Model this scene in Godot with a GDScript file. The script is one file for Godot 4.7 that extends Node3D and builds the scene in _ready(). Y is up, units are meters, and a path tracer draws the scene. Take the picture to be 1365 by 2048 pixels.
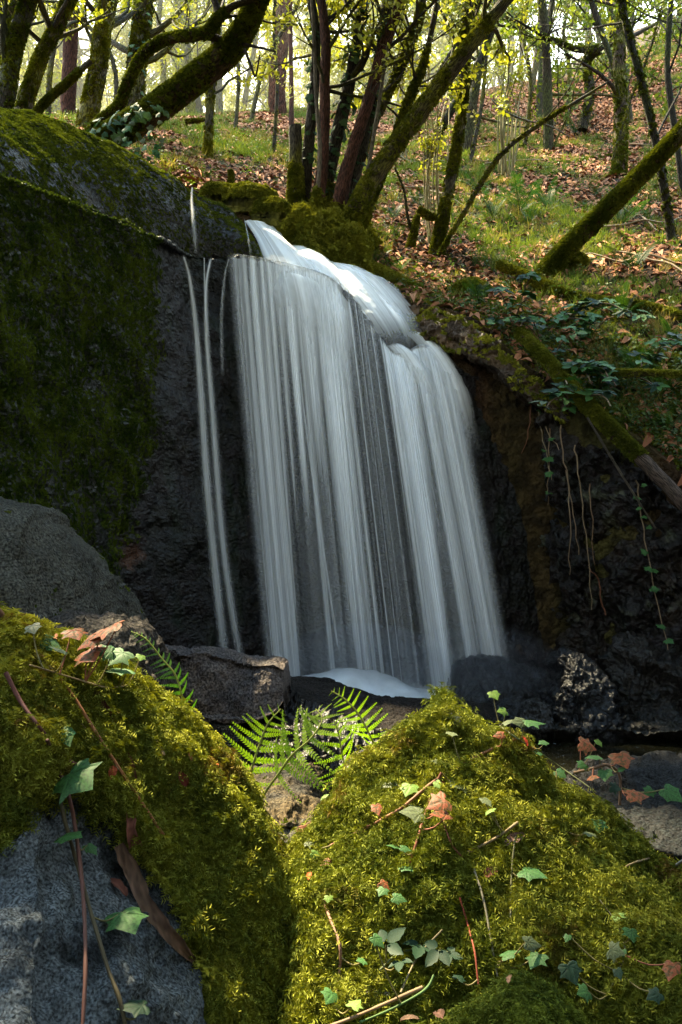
extends Node3D
# A silky waterfall in a spring wood. Places are worked out from sight lines of the photograph (1365 x 2048) and a distance in metres.
const F := 1773.62
const EYE_Y := 1.0
var rng := RandomNumberGenerator.new()
var nz := FastNoiseLite.new()
var nf := FastNoiseLite.new()
var nc := FastNoiseLite.new()
var np := FastNoiseLite.new()
var used := {}
var M := {}
var TX := {}
var MESH := {}

class Patch:
	var nu: int
	var nv: int
	var pos: PackedVector3Array
	var nor: PackedVector3Array
	var cum: PackedFloat32Array

class Acc:
	var v := PackedVector3Array()
	var n := PackedVector3Array()
	var uv := PackedVector2Array()
	var c := PackedColorArray()
	var i := PackedInt32Array()
	func quad(a: int, b: int, c2: int, d: int) -> void:
		i.append_array(PackedInt32Array([a, b, c2, a, c2, d]))
	func put(p: Vector3, nn: Vector3, t: Vector2, col: Color) -> int:
		v.append(p); n.append(nn); uv.append(t); c.append(col)
		return v.size() - 1
	func mesh() -> ArrayMesh:
		var m := ArrayMesh.new()
		if v.size() == 0:
			return m
		for k in range(0, i.size(), 3):
			var p := i[k]
			var q := i[k + 1]
			var r := i[k + 2]
			if (v[q] - v[p]).cross(v[r] - v[p]).dot(n[p] + n[q] + n[r]) > 0.0:   # front faces run clockwise
				i[k + 1] = r
				i[k + 2] = q
		var a := []
		a.resize(Mesh.ARRAY_MAX)
		a[Mesh.ARRAY_VERTEX] = v; a[Mesh.ARRAY_NORMAL] = n; a[Mesh.ARRAY_TEX_UV] = uv; a[Mesh.ARRAY_COLOR] = c; a[Mesh.ARRAY_INDEX] = i
		m.add_surface_from_arrays(Mesh.PRIMITIVE_TRIANGLES, a)
		return m

func P(u: float, v: float, d: float) -> Vector3:
	return Vector3((u - 682.5) / F * d, EYE_Y - (v - 1024.0) / F * d, -d)

func uvd(p: Vector3) -> Vector2:
	return Vector2(682.5 + p.x / -p.z * F, 1024.0 - (p.y - EYE_Y) / -p.z * F)

func numbered(called: String) -> String:
	if not used.has(called):
		used[called] = 0
		return called
	used[called] += 1
	return "%s_%03d" % [called, used[called]]

func tag(o: Node3D, label: String, category := "", group := "", kind := "") -> void:
	if label: o.set_meta("label", label)
	if category: o.set_meta("category", category)
	if group: o.set_meta("group", group)
	if kind: o.set_meta("kind", kind)

func thing(called: String, label: String, category: String, at := Vector3.ZERO, group := "", kind := "") -> Node3D:
	var o := Node3D.new()
	o.name = numbered(called)
	add_child(o)
	o.position = at
	tag(o, label, category, group, kind)
	return o

# a part whose mesh is in the scene's own coordinates
func wpart(t: Node3D, called: String, mesh: Mesh, m: Material, kind := "") -> MeshInstance3D:
	var o := MeshInstance3D.new()
	o.name = called
	o.mesh = mesh
	o.material_override = m
	t.add_child(o, true)
	if t.get_parent() == self:
		o.position = -t.position
	if kind: o.set_meta("kind", kind)
	return o

# a part placed by a transform under its parent
func lpart(t: Node3D, called: String, mesh: Mesh, m: Material, xf: Transform3D) -> MeshInstance3D:
	var o := MeshInstance3D.new()
	o.name = called
	o.mesh = mesh
	o.material_override = m
	o.transform = xf
	t.add_child(o, true)
	return o

func copies(t: Node3D, called: String, mesh: Mesh, m: Material, xfs: Array, cols: PackedColorArray, kind := "stuff") -> MultiMeshInstance3D:
	var n := xfs.size()
	if n == 0:
		return null
	var mm := MultiMesh.new()
	mm.transform_format = MultiMesh.TRANSFORM_3D
	mm.use_colors = true
	mm.mesh = mesh
	mm.instance_count = n
	for k in n:
		mm.set_instance_transform(k, xfs[k])
		mm.set_instance_color(k, cols[k])
	var o := MultiMeshInstance3D.new()
	o.name = called
	o.multimesh = mm
	o.material_override = m
	if kind: o.set_meta("kind", kind)
	t.add_child(o, true)
	if t != self and t.get_parent() == self:
		o.position = -t.position
	return o

func basis_up(n: Vector3, turn: float, s: float) -> Basis:
	var a := n.cross(Vector3(0.31, 0.12, 0.94) if absf(n.z) < 0.9 else Vector3(1, 0.1, 0)).normalized()
	var b := n.cross(a)
	var x := a * cos(turn) + b * sin(turn)
	return Basis(x * s, n * s, x.cross(n) * s)

func rnd(a: float, b: float) -> float:
	return rng.randf_range(a, b)

func mixc(a: Color, b: Color, t: float) -> Color:
	return a.lerp(b, clampf(t, 0, 1))

# ---- surfaces woven through control points
func make_patch(rows: Array, nu: int, nv: int, amp: float, freq: float, rough := 0.25, shape = null, blocky := 0.0) -> Patch:
	var p := Patch.new()
	p.nu = nu
	p.nv = nv
	var lines := []
	for row in rows:
		var pts := PackedVector3Array()
		for c in row:
			pts.append(c if c is Vector3 else P(c[0], c[1], c[2]))
		var line := PackedVector3Array()
		var last := pts.size() - 1
		for k in nu + 1:
			var x := float(k) / nu * last
			var i := mini(int(x), last - 1)
			line.append(pts[i].cubic_interpolate(pts[i + 1], pts[maxi(i - 1, 0)], pts[mini(i + 2, last)], x - i))
		lines.append(line)
	var m := lines.size() - 1
	p.pos.resize((nu + 1) * (nv + 1))
	for j in nv + 1:
		var y := float(j) / nv * m
		var i := mini(int(y), m - 1)
		var a: PackedVector3Array = lines[maxi(i - 1, 0)]
		var b: PackedVector3Array = lines[i]
		var c: PackedVector3Array = lines[i + 1]
		var e: PackedVector3Array = lines[mini(i + 2, m)]
		for k in nu + 1:
			p.pos[j * (nu + 1) + k] = b[k].cubic_interpolate(c[k], a[k], e[k], y - i)
	patch_normals(p)
	if amp > 0.0 or shape != null:
		var q := p.pos.duplicate()
		for k in q.size():
			var w := q[k]
			var h := 0.0
			if amp > 0.0:
				h = amp * (nz.get_noise_3dv(w * freq) + rough * nf.get_noise_3dv(w * freq * 5.0) + blocky * nc.get_noise_3dv(w * freq * 0.9))
			if shape != null:
				h += shape.call(w, p.nor[k], float(k % (nu + 1)) / nu, float(k / (nu + 1)) / nv)
			q[k] = w + p.nor[k] * h
		p.pos = q
		patch_normals(p)
	patch_areas(p)
	return p

func patch_normals(p: Patch) -> void:
	var w := p.nu + 1
	p.nor.resize(p.pos.size())
	var facing := 0.0
	for j in p.nv + 1:
		for k in w:
			var a := p.pos[j * w + mini(k + 1, p.nu)] - p.pos[j * w + maxi(k - 1, 0)]
			var b := p.pos[mini(j + 1, p.nv) * w + k] - p.pos[maxi(j - 1, 0) * w + k]
			var n := b.cross(a).normalized()
			p.nor[j * w + k] = n
			facing += n.dot((Vector3(0, EYE_Y + 1.5, 1) - p.pos[j * w + k]).normalized())
	if facing < 0:
		for k in p.nor.size():
			p.nor[k] = -p.nor[k]

func patch_areas(p: Patch) -> void:
	var w := p.nu + 1
	p.cum = PackedFloat32Array()
	var s := 0.0
	for j in p.nv:
		for k in p.nu:
			var a := p.pos[j * w + k]
			s += (p.pos[j * w + k + 1] - a).cross(p.pos[(j + 1) * w + k] - a).length()
			p.cum.append(s)

# mesh of a patch, given thickness by drawing its rim back along bk; paint(pos, normal) gives the base colour
func patch_mesh(p: Patch, bk: Vector3, paint: Callable, tile := 1.0) -> ArrayMesh:
	var a := Acc.new()
	var w := p.nu + 1
	a.v = p.pos.duplicate()
	a.n = p.nor.duplicate()
	a.uv.resize(a.v.size())
	a.c.resize(a.v.size())
	for k in a.v.size():
		a.c[k] = paint.call(a.v[k], a.n[k])
		a.uv[k] = Vector2(a.v[k].x + a.v[k].z, a.v[k].y) * tile
	var flip := (a.v[1] - a.v[0]).cross(a.v[w] - a.v[0]).dot(a.n[0]) < 0
	for j in p.nv:
		for k in p.nu:
			var q := j * w + k
			if flip: a.quad(q, q + 1, q + w + 1, q + w)
			else: a.quad(q, q + w, q + w + 1, q + 1)
	if bk != Vector3.ZERO:
		var rim := PackedInt32Array()
		for k in p.nu: rim.append(k)
		for j in p.nv: rim.append(j * w + p.nu)
		for k in p.nu: rim.append(p.nv * w + p.nu - k)
		for j in p.nv: rim.append((p.nv - j) * w)
		var mid := Vector3.ZERO
		for k in rim: mid += p.pos[k]
		mid = mid / rim.size() + bk
		var col: Color = a.c[rim[0]]
		var first := a.v.size()
		for k in rim:
			var out := (p.pos[k] - mid + bk).normalized()
			a.put(p.pos[k], (out + p.nor[k]).normalized(), a.uv[k], a.c[k])
			a.put(p.pos[k] + bk, out, a.uv[k], a.c[k])
		var c0 := a.put(mid, bk.normalized(), Vector2.ZERO, col)
		var n := rim.size()
		for k in n:
			var x := first + 2 * k
			var y := first + 2 * ((k + 1) % n)
			if flip: a.i.append_array(PackedInt32Array([y, x, x + 1, y, x + 1, y + 1, y + 1, x + 1, c0]))
			else: a.i.append_array(PackedInt32Array([x, y, y + 1, x, y + 1, x + 1, x + 1, y + 1, c0]))
	return a.mesh()

# random places on a patch: keep(pos, normal) -> 0..1
func sow(p: Patch, n: int, keep = null) -> Array:
	var out := []
	var total := p.cum[p.cum.size() - 1]
	var w := p.nu + 1
	for k in n:
		var c := mini(p.cum.bsearch(rng.randf() * total), p.cum.size() - 1)
		var j := c / p.nu
		var q := j * w + c % p.nu
		var s := rng.randf()
		var t := rng.randf()
		var pos := p.pos[q].lerp(p.pos[q + 1], s).lerp(p.pos[q + w].lerp(p.pos[q + w + 1], s), t)
		var nor := p.nor[q].lerp(p.nor[q + w + 1], s).normalized()
		if keep != null and rng.randf() > keep.call(pos, nor):
			continue
		out.append([pos, nor])
	return out

# ---- tubes: stems, trunks, twigs
func curve_of(raw: Array, k: int) -> Array:   # raw: [Vector3, radius] pairs; k pieces between two of them
	var out := []
	var last := raw.size() - 1
	for i in last:
		for j in k:
			var t := float(j) / k
			var a: Vector3 = raw[i][0]
			out.append([a.cubic_interpolate(raw[i + 1][0], raw[maxi(i - 1, 0)][0], raw[mini(i + 2, last)][0], t), lerpf(raw[i][1], raw[i + 1][1], t)])
	out.append(raw[last])
	return out

func tube(a: Acc, line: Array, sides: int, col: Color, lump := 0.0, alt := Color(-1, 0, 0)) -> void:
	var n := line.size()
	var x := Vector3.ZERO
	var first := a.v.size()
	var along := 0.0
	for k in n:
		var p: Vector3 = line[k][0]
		var r: float = line[k][1]
		var dir: Vector3 = (line[mini(k + 1, n - 1)][0] - line[maxi(k - 1, 0)][0]).normalized()
		if k == 0:
			x = dir.cross(Vector3(0.2, 0.3, 0.93) if absf(dir.z) < 0.8 else Vector3.UP).normalized()
		else:
			x = (x - dir * x.dot(dir)).normalized()
			along += (p - line[k - 1][0]).length()
		var y := dir.cross(x)
		for s in sides + 1:
			var ang := TAU * (s % sides) / sides
			var o := x * cos(ang) + y * sin(ang)
			var rr := r
			if lump > 0.0:
				rr *= 1.0 + lump * nz.get_noise_3dv((p + o * r) * 3.0 / maxf(r * 4.0, 0.05) * 0.5) + lump * 0.5 * nf.get_noise_3dv((p + o * r) * 14.0)
			var c := col
			if alt.r >= 0.0:
				c = col.lerp(alt, smoothstep(-0.15, 0.2, nz.get_noise_3dv((p + o * r) * 4.0) + 0.35 * nf.get_noise_3dv((p + o * r) * 23.0)))
			a.put(p + o * rr, o, Vector2(float(s) / sides, along), c)
	for k in n - 1:
		for s in sides:
			var q := first + k * (sides + 1) + s
			a.quad(q, q + 1, q + sides + 2, q + sides + 1)
	for e in [0, n - 1]:
		var c0 := a.put(line[e][0], Vector3.ZERO - (line[1][0] - line[0][0]).normalized() if e == 0 else (line[n - 1][0] - line[n - 2][0]).normalized(), Vector2.ZERO, col)
		for s in sides:
			var q: int = first + e * (sides + 1) + s
			a.i.append_array(PackedInt32Array([c0, q + 1, q] if e == 0 else [c0, q, q + 1]))

func px_line(raw: Array, k := 5) -> Array:      # raw: [u, v, distance, width in photo pixels]
	var r := []
	for c in raw:
		r.append([P(c[0], c[1], c[2]), c[3] * 0.5 / F * c[2]])
	return curve_of(r, k)

func noise_tex(size: int, freq: float, kind: int, octaves: int, ramp: Array, seed_ := 1, warp := 0.0) -> NoiseTexture2D:
	var n := FastNoiseLite.new()
	n.noise_type = kind
	n.frequency = freq
	n.seed = seed_
	n.fractal_octaves = octaves
	n.fractal_type = FastNoiseLite.FRACTAL_FBM if octaves > 1 else FastNoiseLite.FRACTAL_NONE
	if kind == FastNoiseLite.TYPE_CELLULAR:
		n.cellular_return_type = FastNoiseLite.RETURN_CELL_VALUE if octaves == 1 else FastNoiseLite.RETURN_DISTANCE
	if warp > 0:
		n.domain_warp_enabled = true
		n.domain_warp_amplitude = warp
		n.domain_warp_frequency = freq
	var t := NoiseTexture2D.new()
	t.width = size
	t.height = size
	t.seamless = true
	t.noise = n
	if ramp.size():
		var g := Gradient.new()
		var off := PackedFloat32Array()
		var col := PackedColorArray()
		for r in ramp:
			off.append(r[0])
			var x = r[1]
			col.append(x if x is Color else Color(x, x, x))
		g.offsets = off
		g.colors = col
		t.color_ramp = g
	return t

func mat(called: String, rough: float, spec := 0.5) -> StandardMaterial3D:
	var m := StandardMaterial3D.new()
	m.resource_name = called
	m.vertex_color_use_as_albedo = true
	m.roughness = rough
	m.metallic_specular = spec
	M[called] = m
	return m

func relief(m: StandardMaterial3D, albedo: Texture2D, height: Texture2D, cm: float, scale_: float, world := true) -> void:
	m.albedo_texture = albedo
	if height:
		m.heightmap_enabled = true
		m.heightmap_texture = height
		m.heightmap_scale = cm
	if world:
		m.uv1_triplanar = true
		m.uv1_world_triplanar = true
	m.uv1_scale = Vector3(scale_, scale_, scale_)

func make_materials() -> void:
	var S := FastNoiseLite.TYPE_SIMPLEX_SMOOTH
	TX.speckle = noise_tex(512, 0.09, S, 3, [[0.0, 0.25], [0.42, 0.5], [0.55, 0.85], [0.75, 1.0], [1.0, 1.0]], 3)
	TX.pits = noise_tex(512, 0.035, S, 5, [[0.0, 0.0], [0.5, 0.55], [1.0, 1.0]], 5, 12.0)
	TX.fine = noise_tex(512, 0.12, S, 3, [], 8)
	TX.blotch = noise_tex(512, 0.012, S, 6, [[0.0, 0.45], [0.45, 0.7], [0.6, 0.95], [1.0, 1.0]], 9, 20.0)
	TX.bark = noise_tex(512, 0.03, S, 5, [[0.0, 0.35], [0.4, 0.6], [0.6, 0.95], [1.0, 1.0]], 12, 25.0)
	TX.barkh = noise_tex(512, 0.03, S, 5, [], 12, 25.0)
	TX.ripple = noise_tex(512, 0.02, S, 3, [], 21, 8.0)
	relief(mat("granite", 0.8, 0.22), TX.speckle, TX.pits, 1.2, 2.2)
	relief(mat("near_granite", 0.8, 0.25), TX.speckle, TX.pits, 0.5, 5.0)
	relief(mat("wet_rock", 0.45, 0.36), TX.speckle, TX.pits, 1.6, 2.2)
	relief(mat("dark_rock", 0.55, 0.35), TX.blotch, TX.pits, 4.0, 1.1)
	relief(mat("soil", 0.95, 0.3), TX.blotch, TX.pits, 3.0, 1.3)
	var b := mat("bark", 0.85, 0.35)
	relief(b, TX.bark, TX.barkh, 1.6, 1.0, false)
	b.uv1_scale = Vector3(2, 1.2, 1)
	var pb := mat("pine_bark", 0.9, 0.3)
	relief(pb, TX.bark, TX.barkh, 6.0, 1.0, false)
	pb.uv1_scale = Vector3(3, 1.0, 1)
	mat("twig", 0.7, 0.4)
	var ms := mat("moss", 0.9, 0.25)
	ms.backlight_enabled = true
	ms.backlight = Color(0.55, 0.55, 0.3)
	var lf := mat("leaf", 0.6, 0.4)
	lf.backlight_enabled = true
	lf.backlight = Color(0.95, 0.95, 0.6)
	var gl := mat("glossy_leaf", 0.6, 0.3)
	gl.backlight_enabled = true
	gl.backlight = Color(0.5, 0.55, 0.3)
	mat("litter", 0.85, 0.3)
	var w := mat("fall_water", 0.6, 0.3)
	w.transparency = BaseMaterial3D.TRANSPARENCY_ALPHA
	var pw := mat("pool_water", 0.06, 0.5)
	pw.transparency = BaseMaterial3D.TRANSPARENCY_ALPHA
	pw.albedo_color = Color(0.13, 0.13, 0.09, 0.4)
	pw.heightmap_enabled = true
	pw.heightmap_texture = TX.ripple
	pw.heightmap_scale = 1.2
	pw.uv1_triplanar = true
	pw.uv1_world_triplanar = true
	pw.uv1_scale = Vector3(1.6, 1.6, 1.6)

func _ready() -> void:
	# camera
	var cam := Camera3D.new()
	cam.name = "camera"
	cam.position = Vector3(0, EYE_Y, 0)
	cam.fov = 60.0
	cam.near = 0.05
	cam.far = 400.0
	add_child(cam)
	cam.current = true
	# sky and sun
	var sm := ProceduralSkyMaterial.new()
	sm.sky_top_color = Color(0.5, 0.66, 0.82)
	sm.sky_horizon_color = Color(1.0, 0.97, 0.86)
	sm.sky_curve = 0.5
	sm.sky_energy_multiplier = 1.0
	sm.ground_bottom_color = Color(0.16, 0.17, 0.12)
	sm.ground_horizon_color = Color(0.3, 0.3, 0.22)
	sm.sun_angle_max = 1.0
	var sky := Sky.new()
	sky.sky_material = sm
	var env := Environment.new()
	env.background_mode = Environment.BG_SKY
	env.sky = sky
	env.background_energy_multiplier = 1.7
	env.tonemap_mode = Environment.TONE_MAPPER_LINEAR
	env.tonemap_exposure = 7.4
	env.volumetric_fog_enabled = true
	env.volumetric_fog_density = 0.0
	env.sdfgi_enabled = true
	env.ssao_enabled = true
	env.ssil_enabled = true
	var we := WorldEnvironment.new()
	we.name = "environment"
	we.environment = env
	add_child(we)
	var sun := DirectionalLight3D.new()
	sun.name = "sun"
	sun.light_energy = 1.6
	sun.light_color = Color(1.0, 0.93, 0.76)
	sun.light_angular_distance = 2.0
	sun.shadow_enabled = true
	sun.basis = Basis.looking_at(Vector3(0.42, -1.0, 0.55).normalized())
	add_child(sun)
	# helpers
	rng.seed = 20240611
	nz.seed = 11
	nz.noise_type = FastNoiseLite.TYPE_SIMPLEX_SMOOTH
	nz.frequency = 1.0
	nz.fractal_octaves = 3
	nf.seed = 37
	nf.noise_type = FastNoiseLite.TYPE_SIMPLEX_SMOOTH
	nf.frequency = 1.0
	nf.fractal_octaves = 2
	nc.seed = 5
	nc.noise_type = FastNoiseLite.TYPE_CELLULAR
	nc.frequency = 1.0
	nc.fractal_octaves = 2
	nc.cellular_return_type = FastNoiseLite.RETURN_CELL_VALUE
	nc.domain_warp_enabled = true
	nc.domain_warp_amplitude = 0.35
	nc.domain_warp_frequency = 1.5
	np.seed = 8
	np.noise_type = FastNoiseLite.TYPE_CELLULAR
	np.frequency = 1.0
	np.fractal_type = FastNoiseLite.FRACTAL_NONE
	np.cellular_return_type = FastNoiseLite.RETURN_DISTANCE
	make_materials()
	rng.seed = 101
	make_meshes()
	rng.seed = 102
	build_ground()
	rng.seed = 103
	build_cliffs()
	rng.seed = 104
	build_water()
	rng.seed = 105
	build_rocks()
	rng.seed = 106
	build_boulders()
	rng.seed = 107
	build_trees()
	rng.seed = 108
	build_logs()
	rng.seed = 109
	build_far_wood()
	rng.seed = 110
	build_undergrowth()
	rng.seed = 111
	build_haze()
	rng.seed = 112
	build_ferns()
	rng.seed = 113
	build_vines()
	rng.seed = 114
	build_litter()

# ---- the hillside: a thin plate through sighted points
var plate_at := PackedVector2Array()
var plate_w := PackedFloat64Array()

func plate_solve(pts: Array) -> void:
	var n := pts.size()
	plate_at.clear()
	var m := []
	for p in pts:
		plate_at.append(Vector2(p.x, -p.z))
	for i in n + 3:
		var row := PackedFloat64Array()
		row.resize(n + 4)
		m.append(row)
	for i in n:
		for j in n:
			m[i][j] = plate_u(plate_at[i], plate_at[j]) + (0.02 if i == j else 0.0)
		m[i][n] = 1.0; m[i][n + 1] = plate_at[i].x; m[i][n + 2] = plate_at[i].y
		m[n][i] = 1.0; m[n + 1][i] = plate_at[i].x; m[n + 2][i] = plate_at[i].y
		m[i][n + 3] = pts[i].y
	var k := n + 3
	for c in k:
		var best := c
		for r in range(c + 1, k):
			if absf(m[r][c]) > absf(m[best][c]): best = r
		var t = m[c]; m[c] = m[best]; m[best] = t
		for r in k:
			if r == c or m[r][c] == 0.0: continue
			var f: float = m[r][c] / m[c][c]
			for q in range(c, k + 1):
				m[r][q] -= f * m[c][q]
	plate_w.resize(k)
	for c in k:
		plate_w[c] = m[c][k] / m[c][c]

func plate_u(a: Vector2, b: Vector2) -> float:
	var r := a.distance_squared_to(b)
	return 0.0 if r < 1e-9 else 0.5 * r * log(r)

func hill(x: float, d: float) -> float:
	var n := plate_at.size()
	var at := Vector2(x, d)
	var h := plate_w[n] + plate_w[n + 1] * x + plate_w[n + 2] * d
	for i in n:
		h += plate_w[i] * plate_u(at, plate_at[i])
	return h + 0.06 * nz.get_noise_2d(x * 0.9, d * 0.9) + 0.025 * nz.get_noise_2d(x * 4.0, d * 4.0)

# where the sight line through (u, v) meets the hillside
func on_hill(u: float, v: float) -> Vector3:
	var d := 4.3
	while d < 30.0:
		var p := P(u, v, d)
		if p.y <= hill(p.x, d):
			return Vector3(p.x, hill(p.x, d), -d)
		d += 0.05
	return P(u, v, 12.0)

const FRONT := [[-60.0, 5.2], [-2.2, 5.2], [-1.6, 5.6], [-1.0, 5.9], [-0.76, 5.75], [-0.07, 5.7], [0.25, 5.5], [0.51, 5.15], [0.77, 4.95], [1.0, 4.75], [1.19, 4.55], [1.39, 4.4], [1.65, 4.25], [2.1, 4.1], [60.0, 4.1]]
func hill_front(x: float) -> float:
	for k in FRONT.size() - 1:
		if x <= FRONT[k + 1][0]:
			return lerpf(FRONT[k][1], FRONT[k + 1][1], (x - FRONT[k][0]) / (FRONT[k + 1][0] - FRONT[k][0]))
	return 4.1

func bed(x: float, d: float) -> float:
	var bank := smoothstep(1.7, 4.0, absf(x)) * 3.2 + smoothstep(0.5, 3.2, -d) * 3.6 + smoothstep(6, 40, absf(x)) * 6.0
	return -0.42 + bank + 0.07 * nz.get_noise_2d(x * 1.3, d * 1.3)

func build_ground() -> void:
	var sights := [[450, 410, 5.8], [560, 455, 5.8], [660, 500, 5.8], [760, 560, 5.6], [860, 612, 5.15], [960, 650, 4.95], [1060, 725, 4.75], [1150, 800, 4.55], [1250, 860, 4.4], [1380, 960, 4.25], [1600, 1010, 4.1],
		[380, 335, 6.8], [500, 380, 7.0], [560, 300, 8.5], [540, 232, 11.0], [420, 238, 10.5], [300, 250, 9.0], [720, 380, 7.6], [800, 300, 9.5], [900, 490, 6.5], [1000, 410, 7.6], [1000, 310, 9.3], [850, 235, 11.5],
		[1100, 530, 6.0], [1200, 450, 7.0], [1340, 510, 6.0], [1300, 630, 5.2], [1200, 700, 4.95], [1200, 310, 9.3], [1200, 150, 14.0], [1000, 175, 14.0], [1365, 310, 8.8], [1365, 120, 14.0], [600, 225, 12.5],
		[100, 255, 8.0], [-200, 230, 8.0], [-200, 260, 6.0], [1700, 300, 8.0], [1700, 700, 5.0]]
	var pts := []
	for s in sights: pts.append(P(s[0], s[1], s[2]))
	for e in [[-5, 6.3, 18], [0, 6.9, 20], [5, 11, 20], [-30, 9, 20], [30, 19, 20], [-30, 9, 70], [0, 12, 70], [30, 26, 70], [-60, 10, 40], [60, 30, 40], [-30, 4.5, 6], [30, 12, 6]]:
		pts.append(Vector3(e[0], e[1], -e[2]))
	plate_solve(pts)
	var ns := 190
	var nt := 170
	var p := Patch.new()
	p.nu = ns
	p.nv = nt
	for j in nt + 1:
		var t := float(j) / nt
		for k in ns + 1:
			var s := 2.0 * k / ns - 1.0
			var x := 0.3 + 7.5 * s + 52.0 * s * s * s * s * s
			var d := hill_front(x) + 9.0 * t + 60.0 * t * t * t * t
			p.pos.append(Vector3(x, hill(x, d), -d))
	patch_normals(p)
	patch_areas(p)
	# the part of it in view, for what grows there
	HILL = Patch.new()
	HILL.nu = 110
	HILL.nv = 130
	for j in 131:
		var t := j / 130.0
		for k in 111:
			var d0 := 4.1 + 13.5 * t
			var x := lerpf(-0.43, 0.43, k / 110.0) * (d0 + 1.2)
			var d := hill_front(x) + 0.02 + 12.0 * pow(t, 1.3)
			HILL.pos.append(Vector3(x, hill(x, d), -d))
	patch_normals(HILL)
	patch_areas(HILL)
	var brown := Color(0.075, 0.04, 0.02)
	var olive := Color(0.075, 0.085, 0.022)
	var mesh := patch_mesh(p, Vector3(0, -3.0, 0), func(w: Vector3, _n: Vector3) -> Color:
		return mixc(brown, olive, grassy(w) * 0.6))
	var h := thing("hillside", "", "", Vector3.ZERO, "", "structure")
	wpart(h, "ground", mesh, M.soil)
	# the bed of the stream and the banks on both sides of it and behind the camera
	var b := Patch.new()
	b.nu = 90
	b.nv = 90
	for j in 91:
		var t := j / 90.0
		var d := 6.4 - 11.0 * t - 34.0 * t * t * t
		for k in 91:
			var s := 2.0 * k / 90.0 - 1.0
			var x := 5.0 * s + 45.0 * s * s * s * s * s
			b.pos.append(Vector3(x, bed(x, d) if d < 4.6 else minf(bed(x, d), hill(x, d) - 0.5), -d))
	patch_normals(b)
	patch_areas(b)
	BED = b
	var sb := thing("streambed", "", "", Vector3.ZERO, "", "structure")
	wpart(sb, "ground", patch_mesh(b, Vector3.ZERO, func(_w, _n): return Color(0.035, 0.028, 0.018)), M.soil)

var HILL: Patch
var BED: Patch

# 0 leaf litter .. 1 grass
func grassy(w: Vector3) -> float:
	var g := 0.42 + 1.1 * nz.get_noise_2d(w.x * 0.75 + 3.1, w.z * 0.75) + 0.7 * nf.get_noise_2d(w.x * 2.3, w.z * 2.3)
	var s := uvd(w)
	# sighted patches: bare litter by the tree clump and high on the right, grass in the middle of the slope
	g += 0.9 * exp(-pow((s.x - 1120.0) / 180.0, 2) - pow((s.y - 480.0) / 60.0, 2))
	g += 0.5 * exp(-pow((s.x - 900.0) / 130.0, 2) - pow((s.y - 330.0) / 70.0, 2))
	g += 0.4 * exp(-pow((s.x - 480.0) / 90.0, 2) - pow((s.y - 290.0) / 40.0, 2))
	g -= 0.8 * exp(-pow((s.x - 830.0) / 70.0, 2) - pow((s.y - 520.0) / 60.0, 2))
	g -= 0.9 * exp(-pow((s.x - 480.0) / 100.0, 2) - pow((s.y - 365.0) / 30.0, 2))
	g -= 0.8 * exp(-pow((s.x - 1150.0) / 200.0, 2) - pow((s.y - 200.0) / 80.0, 2))
	return clampf(g, 0.0, 1.0)

func blade(a: Acc, p: Vector3, dir: Vector3, side: Vector3, len_: float, wid: float, c: Color, bend: Vector3, cut := 2) -> void:
	var n := dir.cross(side).normalized()
	var first := a.v.size()
	for k in cut + 1:
		var t := float(k) / cut
		var q := p + dir * len_ * t + bend * t * t
		var h := side * wid * (1.0 - t * 0.6 if k == 0 else sin(PI * (0.25 + 0.75 * t)))
		if k == cut:
			a.put(q, n, Vector2(0.5, 1), c)
		else:
			a.put(q - h, n, Vector2(0, t), c)
			a.put(q + h, n, Vector2(1, t), c)
	for k in cut:
		var q := first + 2 * k
		if k == cut - 1:
			a.i.append_array(PackedInt32Array([q, q + 2, q + 1]))
		else:
			a.i.append_array(PackedInt32Array([q, q + 2, q + 1, q + 1, q + 2, q + 3]))

# one feathery shoot of moss: a drooping stem with a double row of leaflets
func shoot(a: Acc, base: Vector3, dir: Vector3, len_: float, droop: float, pairs: int, leaf_len: float) -> void:
	var side := dir.cross(Vector3.UP if absf(dir.y) < 0.95 else Vector3.RIGHT).normalized()
	var p := base
	for k in pairs:
		var t := float(k) / pairs
		var d := (dir + Vector3(0, -droop * t * t * 2.0, 0)).normalized()
		p += d * len_ / pairs
		var s := d.cross(Vector3.UP if absf(d.y) < 0.95 else Vector3.RIGHT).normalized()
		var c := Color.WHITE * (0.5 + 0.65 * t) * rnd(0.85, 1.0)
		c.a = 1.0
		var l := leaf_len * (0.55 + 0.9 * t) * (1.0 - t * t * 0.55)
		for e in [-1.0, 1.0]:
			var o: Vector3 = (s * e + d * 0.75 + Vector3(rnd(-0.3, 0.3), rnd(-0.1, 0.5), rnd(-0.3, 0.3))).normalized()
			blade(a, p, o, d.cross(o).normalized().lerp(d, 0.4).normalized(), l, l * 0.2, c, Vector3(0, -l * 0.25, 0), 1)

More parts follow.
